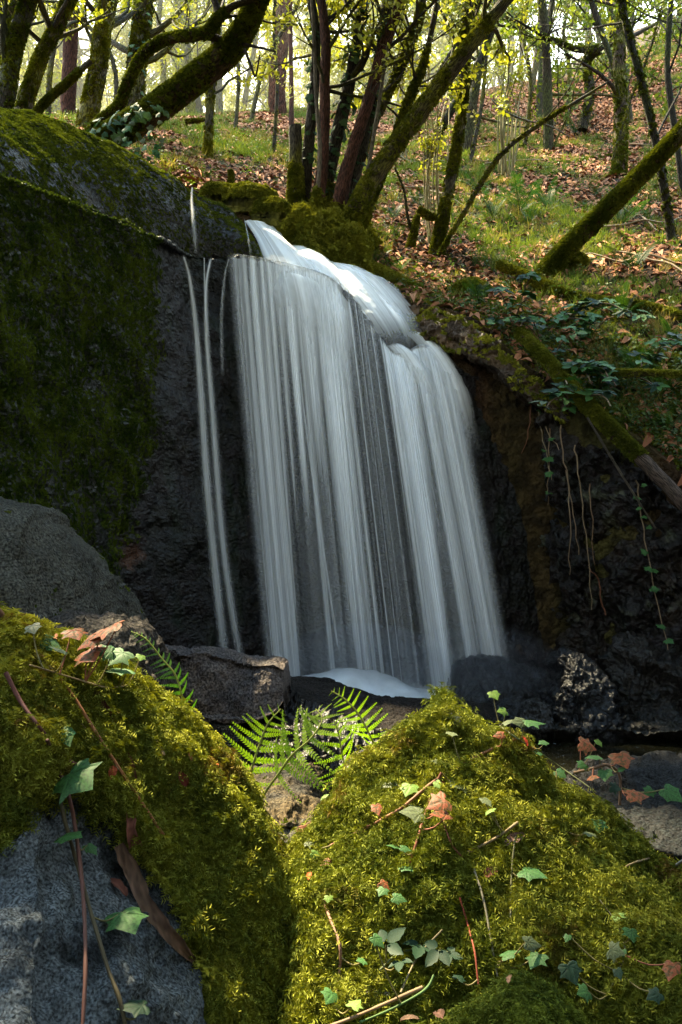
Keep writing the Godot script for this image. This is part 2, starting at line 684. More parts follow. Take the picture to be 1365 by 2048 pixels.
func make_meshes() -> void:
	# moss of the near boulders, about 2 cm tall
	for k in 3:
		var a := Acc.new()
		for q in 6:
			var ang := rnd(0, TAU)
			var dir := Vector3(cos(ang) * rnd(0.3, 0.9), 1.0, sin(ang) * rnd(0.3, 0.9)).normalized()
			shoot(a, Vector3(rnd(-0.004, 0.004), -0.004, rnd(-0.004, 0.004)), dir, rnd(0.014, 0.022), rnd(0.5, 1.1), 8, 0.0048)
		MESH["feather_moss_%d" % k] = a.mesh()
	# short cushion moss of cliffs and trunks, about 2.5 cm across
	var a := Acc.new()
	for q in 9:
		var ang := rnd(0, TAU)
		var dir := Vector3(cos(ang) * rnd(0.4, 1.3), 1.0, sin(ang) * rnd(0.4, 1.3)).normalized()
		blade(a, Vector3(rnd(-0.007, 0.007), -0.003, rnd(-0.007, 0.007)), dir, dir.cross(Vector3(rnd(-1, 1), rnd(-1, 1), rnd(-1, 1))).normalized(), rnd(0.012, 0.02), 0.0045, Color.WHITE * rnd(0.7, 1.0), Vector3(0, -0.005, 0), 2)
	MESH.short_moss = a.mesh()
	# tussock of grass
	for k in 2:
		a = Acc.new()
		for q in 16:
			var ang := rnd(0, TAU)
			var dir := Vector3(cos(ang) * rnd(0.1, 0.6), 1.0, sin(ang) * rnd(0.1, 0.6)).normalized()
			var l := rnd(0.07, 0.17)
			blade(a, Vector3(rnd(-0.04, 0.04), -0.01, rnd(-0.04, 0.04)), dir, dir.cross(Vector3(rnd(-1, 1), 0, rnd(-1, 1))).normalized(), l, 0.003, Color.WHITE * rnd(0.7, 1.0), Vector3(dir.x, -0.6, dir.z) * l * rnd(0.1, 0.7), 3)
		MESH["grass_%d" % k] = a.mesh()
	# fallen oak and hazel leaves, curled
	for k in 2:
		a = Acc.new()
		simple_leaf(a, Transform3D(), 0.06, 0.034, Color.WHITE, 0.010 + 0.012 * k, 0.014)
		MESH["dead_leaf_%d" % k] = a.mesh()
	# spring sprig: a thin twig end with small leaves
	for k in 3:
		a = Acc.new()
		for q in 8:
			var t := q / 8.0
			var ang := q * 2.4 + k
			var dir := Vector3(cos(ang), rnd(-0.3, 0.8), sin(ang)).normalized()
			var b := Basis.looking_at(dir, Vector3(rnd(-0.5, 0.5), 1, rnd(-0.5, 0.5)))
			simple_leaf(a, Transform3D(b, Vector3(0, t * 0.13, 0) + dir * 0.008), rnd(0.032, 0.05), rnd(0.02, 0.03), Color.WHITE * rnd(0.75, 1.0), 0.006, 0.004)
		MESH["sprig_%d" % k] = a.mesh()
	MESH.ivy = ivy_leaf(1.0, 1.0)
	MESH.ivy_0 = MESH.ivy
	MESH.ivy_1 = ivy_leaf(0.8, 0.55)
	MESH.ivy_2 = ivy_leaf(1.15, 1.35)
	MESH.bramble = bramble_leaf()

# a pointed oval leaf along -z with its fold and curl
func simple_leaf(a: Acc, xf: Transform3D, len_: float, wid: float, c: Color, curl: float, fold: float) -> void:
	var first := a.v.size()
	var outline := [0.0, 0.62, 0.9, 0.55, 0.0]
	for k in 5:
		var t := k / 4.0
		var y := -curl * t * t * 2.0
		var h: float = outline[k] * wid * 0.5
		for e in [-1.0, 0.0, 1.0]:
			a.put(xf * Vector3(e * h, y + absf(e) * fold * outline[k], -len_ * t), xf.basis * Vector3(-e * 0.3, 1, 0).normalized(), Vector2(0.5 + e * 0.5, t), c)
	for k in 4:
		var q := first + 3 * k
		for e in 2:
			a.quad(q + e, q + e + 3, q + e + 4, q + e + 1)

# ivy: five lobes, light veins by geometry colour, 1 unit from base to tip
func ivy_leaf(wide: float, lobed: float) -> ArrayMesh:
	var a := Acc.new()
	var rim := [[0.0, 0.02], [-0.16, -0.10], [-0.36, -0.12], [-0.52, 0.0], [-0.47, 0.14], [-0.46, 0.27], [-0.62, 0.46], [-0.38, 0.52], [-0.24, 0.70], [0.0, 1.0], [0.24, 0.70], [0.38, 0.52], [0.62, 0.46], [0.46, 0.27], [0.47, 0.14], [0.52, 0.0], [0.36, -0.12], [0.16, -0.10]]
	var n := rim.size()
	for k in n:
		var tip := k in [3, 6, 12, 15]
		var pull := (1.0 + 0.22 * (lobed - 1.0)) if tip else (1.0 - 0.10 * (lobed - 1.0) if k in [5, 7, 11, 13] else 1.0)
		rim[k][0] *= wide * pull
	# three rings: hub, halfway, rim; veins run to the lobe tips
	var ring := func(k: int, s: float, lift: float) -> Vector3:
		var p: Array = rim[k % n]
		var v := Vector3(p[0] * s, 0, -(0.12 + (p[1] - 0.12) * s))
		v.y = lift - 0.22 * v.x * v.x - 0.12 * (v.z + 0.3) * (v.z + 0.3)
		return v
	var rings := []
	for s in [0.0, 0.33, 0.68, 1.0]:
		var ids := []
		for k in n * 2:
			var q: Vector3 = ring.call(k / 2, s, 0.0)
			if k % 2 == 1: q = (q + ring.call(k / 2 + 1, s, 0.0)) * 0.5
			var tip: bool = k % 2 == 0 and (k / 2) in [3, 6, 9, 12, 15]
			var c := Color(1.5, 1.45, 1.25) if tip and s < 0.95 else Color(1, 1, 1) * (0.82 + 0.2 * fmod(k * 0.37 + s, 0.7))
			c.a = 1.0
			q.y += 0.0 if tip else 0.035 * s * (1.0 - s) * 4.0
			ids.append(a.put(q, Vector3.UP, Vector2(q.x + 0.6, -q.z + 0.2) * 0.7, c))
		rings.append(ids)
	for r in 3:
		for k in n * 2:
			var k2 := (k + 1) % (n * 2)
			a.quad(rings[r][k], rings[r + 1][k], rings[r + 1][k2], rings[r][k2])
	return smoothed(a.mesh())

func bramble_leaf() -> ArrayMesh:
	var a := Acc.new()
	for e in [[0.0, 1.0], [1.25, 0.8], [-1.25, 0.8]]:
		var b := Basis(Vector3.UP, e[0])
		var s: float = e[1]
		var mid := []
		for k in 8:
			var t := k / 7.0
			var w := 0.30 * s * sin(PI * pow(t, 0.75)) * (1.0 if k % 2 == 0 else 1.12)
			var row := []
			for x in [-1.0, -0.5, 0.0, 0.5, 1.0]:
				row.append(a.put(b * Vector3(x * w, 0.05 * absf(x) - 0.18 * t * t + (0.02 if (k + int(x * 2)) % 2 == 0 else 0.0), -(0.12 + t * s)), b * Vector3(-x * 0.25, 1, 0.1), Vector2(x, t), Color(1.3, 1.3, 1.2) if x == 0.0 else Color.WHITE))
			mid.append(row)
		for k in 7:
			for x in 4:
				a.quad(mid[k][x], mid[k + 1][x], mid[k + 1][x + 1], mid[k][x + 1])
	return a.mesh()

func smoothed(m: ArrayMesh) -> ArrayMesh:
	var st := SurfaceTool.new()
	st.create_from(m, 0)
	st.generate_normals()
	return st.commit()

var FACE: Patch
var FLOW: Patch
var SLAB: Patch

func green_of(w: Vector3) -> float:
	return nz.get_noise_3dv(w * 1.7 + Vector3(4, 0, 9)) + 0.6 * nf.get_noise_3dv(w * 6.0)

# how mossy the cliff beside the fall is (0..1): the wet wall right of a ragged line has none
func face_moss(w: Vector3, n: Vector3) -> float:
	var s := uvd(w)
	var edge := 325.0 - 0.00012 * pow(maxf(0.0, s.y - 640.0), 2) * 2.6 + 22.0 * nf.get_noise_2d(s.y * 0.012, 3.0) + 14.0 * nf.get_noise_2d(s.y * 0.06, s.x * 0.05)
	var g := smoothstep(edge + 8.0, edge - 22.0, s.x)
	return g * clampf(0.8 + 0.8 * green_of(w), 0.0, 1.0)

func slab_moss(w: Vector3, n: Vector3) -> float:
	var s := uvd(w)
	var g := smoothstep(340.0, 180.0, s.x + 60.0 * nf.get_noise_2d(s.x * 0.02, s.y * 0.02))
	var back := smoothstep(395.0, 420.0, s.x) * 0.35
	return clampf(g * (0.55 + 0.9 * green_of(w)) + back * smoothstep(0.0, 0.5, green_of(w)) + 0.16 + 0.7 * smoothstep(0.55, 0.8, n.y), 0.0, 1.0)

func rock_tint(w: Vector3, a: Color, b: Color) -> Color:
	return mixc(a, b, 0.5 + 0.9 * nz.get_noise_3dv(w * 1.9) + 0.5 * nf.get_noise_3dv(w * 11.0))

func build_cliffs() -> void:
	# the wall of the fall: from the mossy corner on the left to the corner under the overhang
	var top := [[-260, 255, 3.1], [0, 355, 3.5], [160, 415, 4.0], [320, 482, 4.6], [385, 516, 4.95], [480, 521, 5.08], [560, 535, 5.12], [640, 556, 5.12], [690, 585, 5.1], [735, 640, 5.08], [790, 715, 5.05], [850, 700, 5.1], [920, 745, 5.0], [1000, 770, 4.95], [1060, 790, 4.95]]
	var foot := [[-330, 1560, 2.5], [-40, 1540, 3.1], [110, 1480, 3.6], [235, 1450, 4.1], [462, 1450, 4.45], [560, 1450, 4.6], [640, 1450, 4.65], [728, 1450, 4.65], [785, 1450, 4.62], [840, 1450, 4.6], [900, 1450, 4.58], [990, 1450, 4.6], [1045, 1450, 4.6], [1110, 1450, 4.62], [1160, 1450, 4.66]]
	var rows := []
	var ledge := []
	var lip := []
	for k in top.size():
		var a := P(top[k][0], top[k][1], top[k][2])
		ledge.append(a + Vector3(0, 0.03, -0.55))
		lip.append(a + Vector3(0, -0.01, 0.015))
	rows.append(ledge)
	var near := []
	for k in top.size(): near.append(P(top[k][0], top[k][1], top[k][2]) + Vector3(0, 0.004, -0.03))
	rows.append(near)
	rows.append(lip)
	for t in [0.06, 0.2, 0.36, 0.52, 0.68, 0.84, 1.0]:
		var row := []
		for k in top.size():
			var a := P(top[k][0], top[k][1], top[k][2])
			var b := P(foot[k][0], foot[k][1], foot[k][2])
			var q := a.lerp(b, t)
			q.z += (b.z - a.z) * (0.10 * sin(t * PI))
			row.append(q)
		rows.append(row)
	FACE = make_patch(rows, 300, 260, 0.040, 2.2, 0.3, func(w: Vector3, _n: Vector3, _s: float, _t: float) -> float:
		return 0.020 * nf.get_noise_3dv(w * Vector3(7, 0.8, 7)) + 0.012 * nf.get_noise_3dv(w * Vector3(22, 3, 22)) - 0.03 * smoothstep(0.55, 0.75, nz.get_noise_3dv(w * Vector3(0.7, 2.6, 0.7) + Vector3(5, 2, 0))), 0.35)
	FLOW = make_patch(rows, 300, 260, 0.0, 1.0)
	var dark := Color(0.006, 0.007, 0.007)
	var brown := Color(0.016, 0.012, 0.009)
	var t := thing("cliff", "tall dark cliff behind the waterfall, mossy at left, wet and bare under the falling water", "cliff", P(500, 1450, 4.6))
	wpart(t, "rock_face", patch_mesh(FACE, Vector3(0, -0.2, -1.2), func(w: Vector3, n: Vector3) -> Color:
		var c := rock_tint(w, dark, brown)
		var s := uvd(w)
		var rust := exp(-pow((s.x - 265.0) / 26.0, 2) - pow((s.y - 1110.0) / 34.0, 2)) + 0.6 * exp(-pow((s.x - 225.0) / 30.0, 2) - pow((s.y - 1185.0) / 30.0, 2))
		c = mixc(c, Color(0.10, 0.04, 0.018), smoothstep(0.3, 0.8, rust + 0.5 * nf.get_noise_3dv(w * 14.0)))
		c = mixc(c, Color(0.012, 0.024, 0.008), smoothstep(0.15, 0.6, nf.get_noise_3dv(w * Vector3(6, 1.2, 6))) * 0.7)
		return mixc(c, Color(0.016, 0.024, 0.006), face_moss(w, n))), M.wet_rock)
	var xf := []
	var cols := PackedColorArray()
	for q in sow(FACE, 95000, face_moss):
		xf.append(Transform3D(basis_up((q[1] + Vector3(0, 0.25, 0)).normalized(), rnd(0, TAU), rnd(0.5, 1.25)), q[0]))
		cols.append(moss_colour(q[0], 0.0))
	copies(t, "moss", MESH.short_moss, M.moss, xf, cols)
	# the upper slab, a whaleback that slopes down to the head of the fall
	var crest := [[-260, 110, 3.6], [0, 212, 4.25], [120, 240, 4.6], [250, 293, 5.0], [330, 342, 5.25], [385, 380, 5.45], [430, 403, 5.5], [472, 432, 5.5], [500, 470, 5.42], [530, 520, 5.35]]
	var heel := [[-260, 330, 3.2], [0, 372, 3.7], [160, 432, 4.2], [300, 500, 4.75], [372, 525, 5.05], [410, 530, 5.15], [440, 534, 5.2], [480, 538, 5.22], [510, 542, 5.24], [540, 552, 5.25]]
	rows = []
	for back in [[1.7, -0.25], [0.8, 0.02], [0.2, 0.02]]:
		var row := []
		for c in crest: row.append(P(c[0], c[1], c[2]) + Vector3(0, back[1], -back[0]))
		rows.append(row)
	for tt in [0.03, 0.15, 0.4, 0.7, 1.0]:
		var row := []
		for k in crest.size():
			var a := P(crest[k][0], crest[k][1], crest[k][2])
			var q := a.lerp(P(heel[k][0], heel[k][1], heel[k][2]), tt)
			q.z += 0.10 * sin(tt * PI)
			row.append(q)
		rows.append(row)
	SLAB = make_patch(rows, 220, 150, 0.035, 1.6, 0.25)
	t = thing("rock_slab", "dark sloping rock slab with moss patches, above the ledge at upper left", "rock", P(250, 480, 4.8))
	wpart(t, "rock", patch_mesh(SLAB, Vector3(0, -0.3, -0.5), func(w: Vector3, n: Vector3) -> Color:
		return mixc(rock_tint(w, Color(0.014, 0.014, 0.014), Color(0.03, 0.022, 0.018)), Color(0.02, 0.03, 0.008), slab_moss(w, n) * 0.8)), M.wet_rock)
	xf = []
	cols = PackedColorArray()
	for q in sow(SLAB, 60000, slab_moss):
		xf.append(Transform3D(basis_up((q[1] + Vector3(0, 0.3, 0)).normalized(), rnd(0, TAU), rnd(0.5, 1.2)), q[0]))
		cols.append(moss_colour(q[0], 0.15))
	copies(t, "moss", MESH.short_moss, M.moss, xf, cols)
	# the dark cliff on the right
	var rt := [[880, 745, 5.25], [960, 735, 5.15], [1020, 750, 5.0], [1065, 790, 4.85], [1110, 840, 4.68], [1170, 880, 4.52], [1260, 920, 4.38], [1380, 1010, 4.22], [1650, 1060, 4.0]]
	var rf := [[1010, 1450, 4.72], [1060, 1450, 4.68], [1110, 1450, 4.6], [1150, 1450, 4.52], [1190, 1450, 4.45], [1240, 1450, 4.38], [1310, 1455, 4.3], [1400, 1465, 4.2], [1700, 1480, 3.95]]
	rows = []
	for tt in [-0.05, 0.0, 0.15, 0.35, 0.55, 0.75, 1.0]:
		var row := []
		for k in rt.size():
			var q := P(rt[k][0], rt[k][1], rt[k][2]).lerp(P(rf[k][0], rf[k][1], rf[k][2]), maxf(tt, 0.0))
			if tt < 0.0: q += Vector3(0, 0.05, -0.5)
			q.z += [0.0, 0.03, -0.06, 0.04, 0.09, -0.03, 0.06, 0.1, 0.0][k] * sin(maxf(tt, 0) * PI)
			row.append(q)
		rows.append(row)
	var rc := make_patch(rows, 200, 170, 0.10, 1.6, 0.35, null, 1.1)
	t = thing("cliff", "shadowed dark brown cliff on the right, hung with vines above the pool", "cliff", P(1200, 1450, 4.4))
	wpart(t, "rock_face", patch_mesh(rc, Vector3(0, 0, -1.2), func(w: Vector3, n: Vector3) -> Color:
		var c := rock_tint(w, Color(0.012, 0.011, 0.011), Color(0.028, 0.02, 0.014))
		var s := uvd(w)
		var ochre := smoothstep(0.1, 0.45, nz.get_noise_3dv(w * Vector3(3, 0.9, 3)) + 0.3 * nf.get_noise_3dv(w * 9.0)) * smoothstep(1120.0, 1030.0, s.x)
		c = mixc(c, Color(0.07, 0.048, 0.014), ochre * 0.75)
		var lichen := smoothstep(0.42, 0.55, nf.get_noise_3dv(w * 4.5 + Vector3(7, 3, 1)) + 0.25 * nf.get_noise_3dv(w * 30.0))
		return mixc(c, Color(0.12, 0.13, 0.08), lichen * 0.6)), M.dark_rock)
	RCLIFF = rc
	# the overhanging slab that caps it
	var o_top := [[770, 622, 5.35], [830, 622, 5.25], [880, 624, 5.1], [935, 650, 4.9], [985, 690, 4.78], [1035, 735, 4.68], [1075, 775, 4.62], [1130, 815, 4.55]]
	var o_low := [[775, 655, 5.3], [840, 668, 5.15], [900, 690, 4.98], [945, 708, 4.84], [985, 728, 4.74], [1030, 765, 4.66], [1072, 800, 4.6], [1135, 842, 4.53]]
	rows = []
	for e in [[0, 0.02, -0.9], [0, 0.0, -0.05], [0.03, 0, 0], [0.3, 0, 0.02], [0.95, 0, 0.01], [1.0, -0.01, -0.03], [1.0, -0.03, -0.5]]:
		var row := []
		for k in o_top.size():
			row.append(P(o_top[k][0], o_top[k][1], o_top[k][2]).lerp(P(o_low[k][0], o_low[k][1], o_low[k][2]), e[0]) + Vector3(0, e[1], e[2]))
		rows.append(row)
	OVER = make_patch(rows, 140, 80, 0.03, 3.5, 0.5, null, 1.3)
	t = thing("overhanging_slab", "brown fractured rock slab jutting out at the top right of the waterfall", "rock", P(960, 720, 4.9))
	wpart(t, "rock", patch_mesh(OVER, Vector3(0, 0, -0.3), func(w: Vector3, n: Vector3) -> Color:
		var c := rock_tint(w, Color(0.17, 0.105, 0.055), Color(0.07, 0.05, 0.035))
		return mixc(c, Color(0.10, 0.11, 0.02), smoothstep(0.55, 0.85, n.y))), M.dark_rock)
	xf = []
	cols = PackedColorArray()
	for q in sow(OVER, 16000, func(w: Vector3, n: Vector3) -> float: return smoothstep(0.35, 0.75, n.y + 0.35 * nf.get_noise_3dv(w * 5.0) + 0.25 * smoothstep(985.0, 1060.0, uvd(w).x))):
		xf.append(Transform3D(basis_up((q[1] + Vector3(0, 0.5, 0)).normalized(), rnd(0, TAU), rnd(1.0, 2.0)), q[0]))
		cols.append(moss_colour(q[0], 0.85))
	copies(t, "moss", MESH.short_moss, M.moss, xf, cols)

var RCLIFF: Patch
var OVER: Patch

# 0: dark cushion moss of the shaded cliff, 1: yellow-green feather moss
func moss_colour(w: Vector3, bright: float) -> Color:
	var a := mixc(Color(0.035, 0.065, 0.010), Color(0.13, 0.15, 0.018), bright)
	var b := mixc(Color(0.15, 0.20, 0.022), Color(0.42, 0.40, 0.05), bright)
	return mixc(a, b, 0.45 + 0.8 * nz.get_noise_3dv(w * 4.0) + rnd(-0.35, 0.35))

func patch_at(p: Patch, s: float, t: float) -> Array:
	var x := clampf(s, 0, 0.9999) * p.nu
	var y := clampf(t, 0, 0.9999) * p.nv
	var q := int(y) * (p.nu + 1) + int(x)
	var fx := x - int(x)
	var fy := y - int(y)
	var w := p.nu + 1
	return [p.pos[q].lerp(p.pos[q + 1], fx).lerp(p.pos[q + w].lerp(p.pos[q + w + 1], fx), fy), p.nor[q].lerp(p.nor[q + w + 1], 0.5 * (fx + fy)).normalized()]

const WATER_COL := Color(0.9, 0.95, 1.0)

func water_mesh(p: Patch, thin: Callable) -> ArrayMesh:
	var a := Acc.new()
	a.v = p.pos
	a.n = p.nor
	var w := p.nu + 1
	for j in p.nv + 1:
		for k in w:
			var c := WATER_COL
			c.a = clampf(thin.call(float(k) / p.nu, float(j) / p.nv), 0.0, 0.97)
			a.c.append(c)
			a.uv.append(Vector2(float(k) / p.nu, float(j) / p.nv))
	for j in p.nv:
		for k in p.nu:
			var q := j * w + k
			if a.c[q].a + a.c[q + 1].a + a.c[q + w].a + a.c[q + w + 1].a > 0.012:
				a.quad(q, q + 1, q + w + 1, q + w)
	return a.mesh()

func streak(c: float, t: float, k: float) -> float:
	return clampf(0.5 + 0.7 * nf.get_noise_2d(c * k * 0.32, t * 0.35) + 0.42 * nf.get_noise_2d(c * k * 1.3 + 40.0, t * 0.5) + 0.36 * nf.get_noise_2d(c * k * 4.5 + 90.0, t * 0.7), 0.0, 1.0)

# [column at the lip, column at the foot, half width at the lip, at the foot, strength, first t, last t]; columns are those of the cliff's control points
const STREAMS := [
	[4.92, 5.0, 0.10, 0.13, 0.35, 0.0, 1.0], [5.12, 5.15, 0.05, 0.07, 0.4, 0.0, 1.0], [5.34, 5.32, 0.08, 0.20, 0.8, 0.0, 1.0], [5.55, 5.48, 0.07, 0.12, 0.5, 0.0, 1.0], [5.75, 5.62, 0.09, 0.05, 0.6, 0.0, 0.7],
	[5.95, 5.85, 0.12, 0.05, 0.75, 0.0, 0.45], [6.2, 6.15, 0.16, 0.05, 0.9, 0.0, 0.42], [6.35, 6.42, 0.05, 0.05, 0.75, 0.0, 1.0], [6.55, 6.55, 0.20, 0.08, 0.95, 0.0, 0.35],
	[6.95, 7.05, 0.25, 0.09, 1.0, 0.0, 0.8], [7.15, 7.32, 0.22, 0.12, 1.0, 0.0, 1.0], [7.4, 7.55, 0.14, 0.06, 0.9, 0.0, 1.0], [7.6, 7.85, 0.10, 0.05, 0.55, 0.0, 1.0],
	[8.1, 8.2, 0.025, 0.03, 0.6, 0.08, 1.0], [8.45, 8.5, 0.02, 0.025, 0.5, 0.02, 1.0], [8.75, 8.8, 0.02, 0.025, 0.35, 0.05, 1.0], [9.1, 9.1, 0.02, 0.03, 0.35, 0.05, 0.9],
	[9.95, 9.85, 0.35, 0.16, 1.0, 0.0, 1.0], [10.3, 10.05, 0.25, 0.10, 0.9, 0.0, 0.8], [9.6, 9.6, 0.12, 0.06, 0.5, 0.05, 1.0], [10.8, 10.6, 0.25, 0.12, 0.75, 0.0, 1.0], [11.2, 11.1, 0.30, 0.22, 0.95, 0.0, 1.0], [11.6, 11.45, 0.16, 0.25, 0.45, 0.05, 1.0]]

func fall_density(c: float, t: float, t_lip: float) -> float:
	var tt := maxf(0.0, (t - t_lip) / (1.0 - t_lip))
	var a := 0.0
	for s in STREAMS:
		if tt < s[5] - 0.02 or tt > s[6] + 0.25: continue
		var mid := lerpf(s[0], s[1], tt)
		var wd := lerpf(s[2], s[3], minf(1.0, tt / maxf(0.2, s[6])))
		var x := (c - mid) / wd
		if x * x > 6.0: continue
		a += s[4] * exp(-x * x) * smoothstep(s[5] - 0.02, s[5] + 0.03, tt) * (1.0 - smoothstep(s[6], s[6] + 0.25, tt)) * (1.0 - 0.5 * tt)
	var film := (0.24 + 0.2 * smoothstep(5.6, 6.6, c)) * smoothstep(4.75, 5.1, c) * (1.0 - smoothstep(7.7, 8.1, c)) + 0.30 * smoothstep(7.7, 8.3, c) * (1.0 - smoothstep(11.4, 12.0, c))
	var st := streak(c, t, 16.0)
	var broad := 0.5 + 0.6 * nz.get_noise_2d(c * 1.7 + 11.0, t * 0.25)
	a = a * lerpf(0.55 + 0.75 * st, 1.0, smoothstep(0.5, 1.3, a) * 0.85) + film * (1.0 - 0.45 * tt) * (0.25 + 1.2 * st * broad)
	return a

func build_water() -> void:
	var t := thing("waterfall", "", "", P(720, 1420, 4.5), "", "structure")
	var cols := 14.0
	# curtain down the wall, thrown clear of the rock at the lip
	for layer in 2:
		var p := Patch.new()
		p.nu = 430
		p.nv = 110
		var t0 := 1.0 / 9.0
		for j in p.nv + 1:
			var r := lerpf(t0, 1.0, pow(float(j) / p.nv, 1.15))
			for k in p.nu + 1:
				var s := lerpf(4.6, 12.0, float(k) / p.nu) / cols
				var q := patch_at(FLOW, s, r)
				var over := smoothstep(0.2, 0.42, r)
				p.pos.append(q[0] + Vector3(0, 0.02, 0.02) + Vector3(0, 0, 1) * over * (0.045 + 0.04 * layer + 0.012 * nz.get_noise_2d(s * 60.0, r * 0.6)))
		patch_normals(p)
		wpart(t, "water_sheet", water_mesh(p, func(x: float, y: float) -> float:
			var c := lerpf(4.6, 12.0, x)
			var r := lerpf(t0, 1.0, pow(y, 1.15))
			var d := fall_density(c + (0.03 * nf.get_noise_2d(c * 3.0, r * 6.0) if layer else 0.0), r, 2.0 / 9.0)
			d *= smoothstep(0.0, 0.08, y)
			return d * (0.9 if layer == 0 else 0.65 * streak(c + 20.0, r, 22.0))), M.fall_water)
	# loose strands on the left and single threads
	var strands := [[[368, 512], [381, 560], [392, 650], [402, 780], [414, 960], [432, 1150], [452, 1330]], [[424, 516], [414, 575], [415, 680], [428, 850], [443, 1050], [462, 1200], [484, 1330]],
		[[410, 516], [411, 580], [417, 680]], [[459, 519], [450, 560], [444, 640], [446, 760]], [[386, 376], [385, 400], [388, 440], [391, 480], [393, 512]], [[490, 440], [498, 480], [503, 515]], [[600, 740], [612, 850], [640, 1050], [662, 1200], [683, 1340]]]
	var wid := [16.0, 15.0, 6.0, 8.0, 9.0, 5.0, 9.0]
	var str_ := [0.8, 0.7, 0.5, 0.3, 0.55, 0.4, 0.55]
	for n in strands.size():
		var left := []
		var line: Array = strands[n]
		for k in line.size():
			var v: float = line[k][1]
			var d := 5.0 - 0.5 * smoothstep(510.0, 1450.0, v) - 0.03
			d = -(on_patch(SLAB if n in [4, 5] else FLOW, line[k][0], v)[0] as Vector3).z - 0.07
			left.append(P(line[k][0], v, d))
		var rows := []
		for q in left:
			var row := []
			for e in 5:
				var x := e / 2.0 - 1.0
				row.append(q + Vector3(x * wid[n] / F * 5.0, 0, 0.02 - 0.02 * x * x))
			rows.append(row)
		var p := make_patch(rows, 24, 60, 0.0, 1.0)
		var grow: float = str_[n]
		wpart(t, "water_strand", water_mesh(p, func(x: float, y: float) -> float:
			var e := (x - 0.5) * 2.0
			var w := lerpf(0.28, 0.8, smoothstep(0.0, 0.7, y))
			return grow * (exp(-e * e / (w * w * 0.3)) - 0.02) * (0.55 + 0.6 * streak(e * 0.4 + n, y, 9.0)) * (1.0 - e * e) * smoothstep(0.0, 0.04, y) * (1.0 - smoothstep(0.85, 1.0, y) * (0.3 if n < 2 else 1.0)) * lerpf(1.0, 0.62, y)), M.fall_water)
	# the chutes above the lip
	var chutes := [
		[[[468, 427, 6.0], [486, 440, 5.78], [508, 472, 5.46], [526, 515, 5.22], [540, 570, 5.04], [556, 660, 4.95], [572, 800, 4.88]], [[512, 424, 6.0], [548, 452, 5.78], [588, 492, 5.5], [632, 532, 5.22], [664, 590, 5.04], [682, 690, 4.95], [694, 820, 4.88]], 1.15],
		[[[548, 476, 5.9], [575, 496, 5.6], [600, 535, 5.22], [628, 600, 5.02], [646, 700, 4.94], [664, 840, 4.87]], [[600, 473, 5.9], [640, 502, 5.62], [688, 556, 5.26], [706, 630, 5.04], [718, 730, 4.95], [734, 870, 4.87]], 1.3],
		[[[610, 528, 5.6], [650, 560, 5.28], [692, 604, 5.12], [738, 662, 5.05], [775, 722, 5.02]], [[650, 512, 5.7], [735, 540, 5.48], [795, 588, 5.36], [835, 650, 5.2], [850, 720, 5.08]], 1.2],
		[[[770, 690, 5.1], [790, 712, 5.04], [822, 770, 4.98], [845, 850, 4.94]], [[820, 700, 5.1], [850, 725, 5.02], [890, 790, 4.96], [905, 870, 4.92]], 1.0],
		[[[790, 655, 5.3], [825, 680, 5.14], [865, 730, 5.0], [900, 810, 4.94], [925, 900, 4.9]], [[835, 672, 5.3], [880, 690, 5.12], [930, 760, 4.98], [955, 850, 4.92], [968, 940, 4.88]], 0.95],
		[[[640, 540, 5.5], [700, 560, 5.32], [750, 610, 5.2], [790, 680, 5.12]], [[690, 528, 5.5], [780, 562, 5.4], [850, 640, 5.25], [880, 700, 5.12]], 0.5]]
	for n in chutes.size():
		var rows := []
		for k in chutes[n][0].size():
			var a := P(chutes[n][0][k][0], chutes[n][0][k][1], chutes[n][0][k][2])
			var b := P(chutes[n][1][k][0], chutes[n][1][k][1], chutes[n][1][k][2])
			var row := []
			for e in 5:
				row.append(a.lerp(b, e / 4.0) + Vector3(0, 0.02, 0.03) * sin(PI * e / 4.0))
			rows.append(row)
		var p := make_patch(rows, 60, 60, 0.012, 4.0)
		var s: float = chutes[n][2]
		wpart(t, "water_sheet", water_mesh(p, func(x: float, y: float) -> float:
			var e := (x - 0.5) * 2.0
			return s * 1.15 * pow(1.0 - absf(e), 0.6) * (0.6 + 0.85 * streak(x * 1.5 + n * 3.0, y * 0.5, 7.0)) * smoothstep(0.0, 0.15, y) * (1.0 - smoothstep(0.42, 1.0, y))), M.fall_water)
	# foam where it lands
	var f := thing("foam", "", "", P(720, 1400, 4.4), "", "structure")
	for layer in 3:
		var rows := []
		for j in 7:
			var row := []
			for k in 9:
				var d := 3.85 + 0.85 * j / 6.0
				var u := 520.0 + 430.0 * k / 8.0
				var q := P(u, 1024, d)
				var ridge := exp(-pow((j - 4.6 - 0.15 * (k - 3)) / 1.7, 2)) * exp(-pow((k - 3.0) / 3.2, 2))
				q.y = 0.03 + 0.012 * layer + (0.09 + 0.03 * layer) * ridge
				row.append(q)
			rows.append(row)
		var p := make_patch(rows, 70, 50, 0.02, 5.0)
		wpart(f, "foam_layer", water_mesh(p, func(x: float, y: float) -> float:
			var e := (x - 0.5) * 2.0
			return (1.15 - 0.2 * layer) * (1.0 - smoothstep(0.6, 1.0 - 0.05 * layer, absf(e))) * smoothstep(0.0, 0.3, y) * (1.0 - smoothstep(0.55, 0.95, y)) * (0.85 + 0.3 * nf.get_noise_2d(x * 5.0, y * 5.0))), M.fall_water)
	# the pool
	var pool := Patch.new()
	pool.nu = 40
	pool.nv = 40
	for j in 41:
		for k in 41:
			pool.pos.append(Vector3(-0.9 + 3.6 * k / 40.0, 0.0, -4.75 + 2.3 * j / 40.0))
	patch_normals(pool)
	var po := thing("pool", "", "", Vector3(0.9, 0, -3.8), "", "structure")
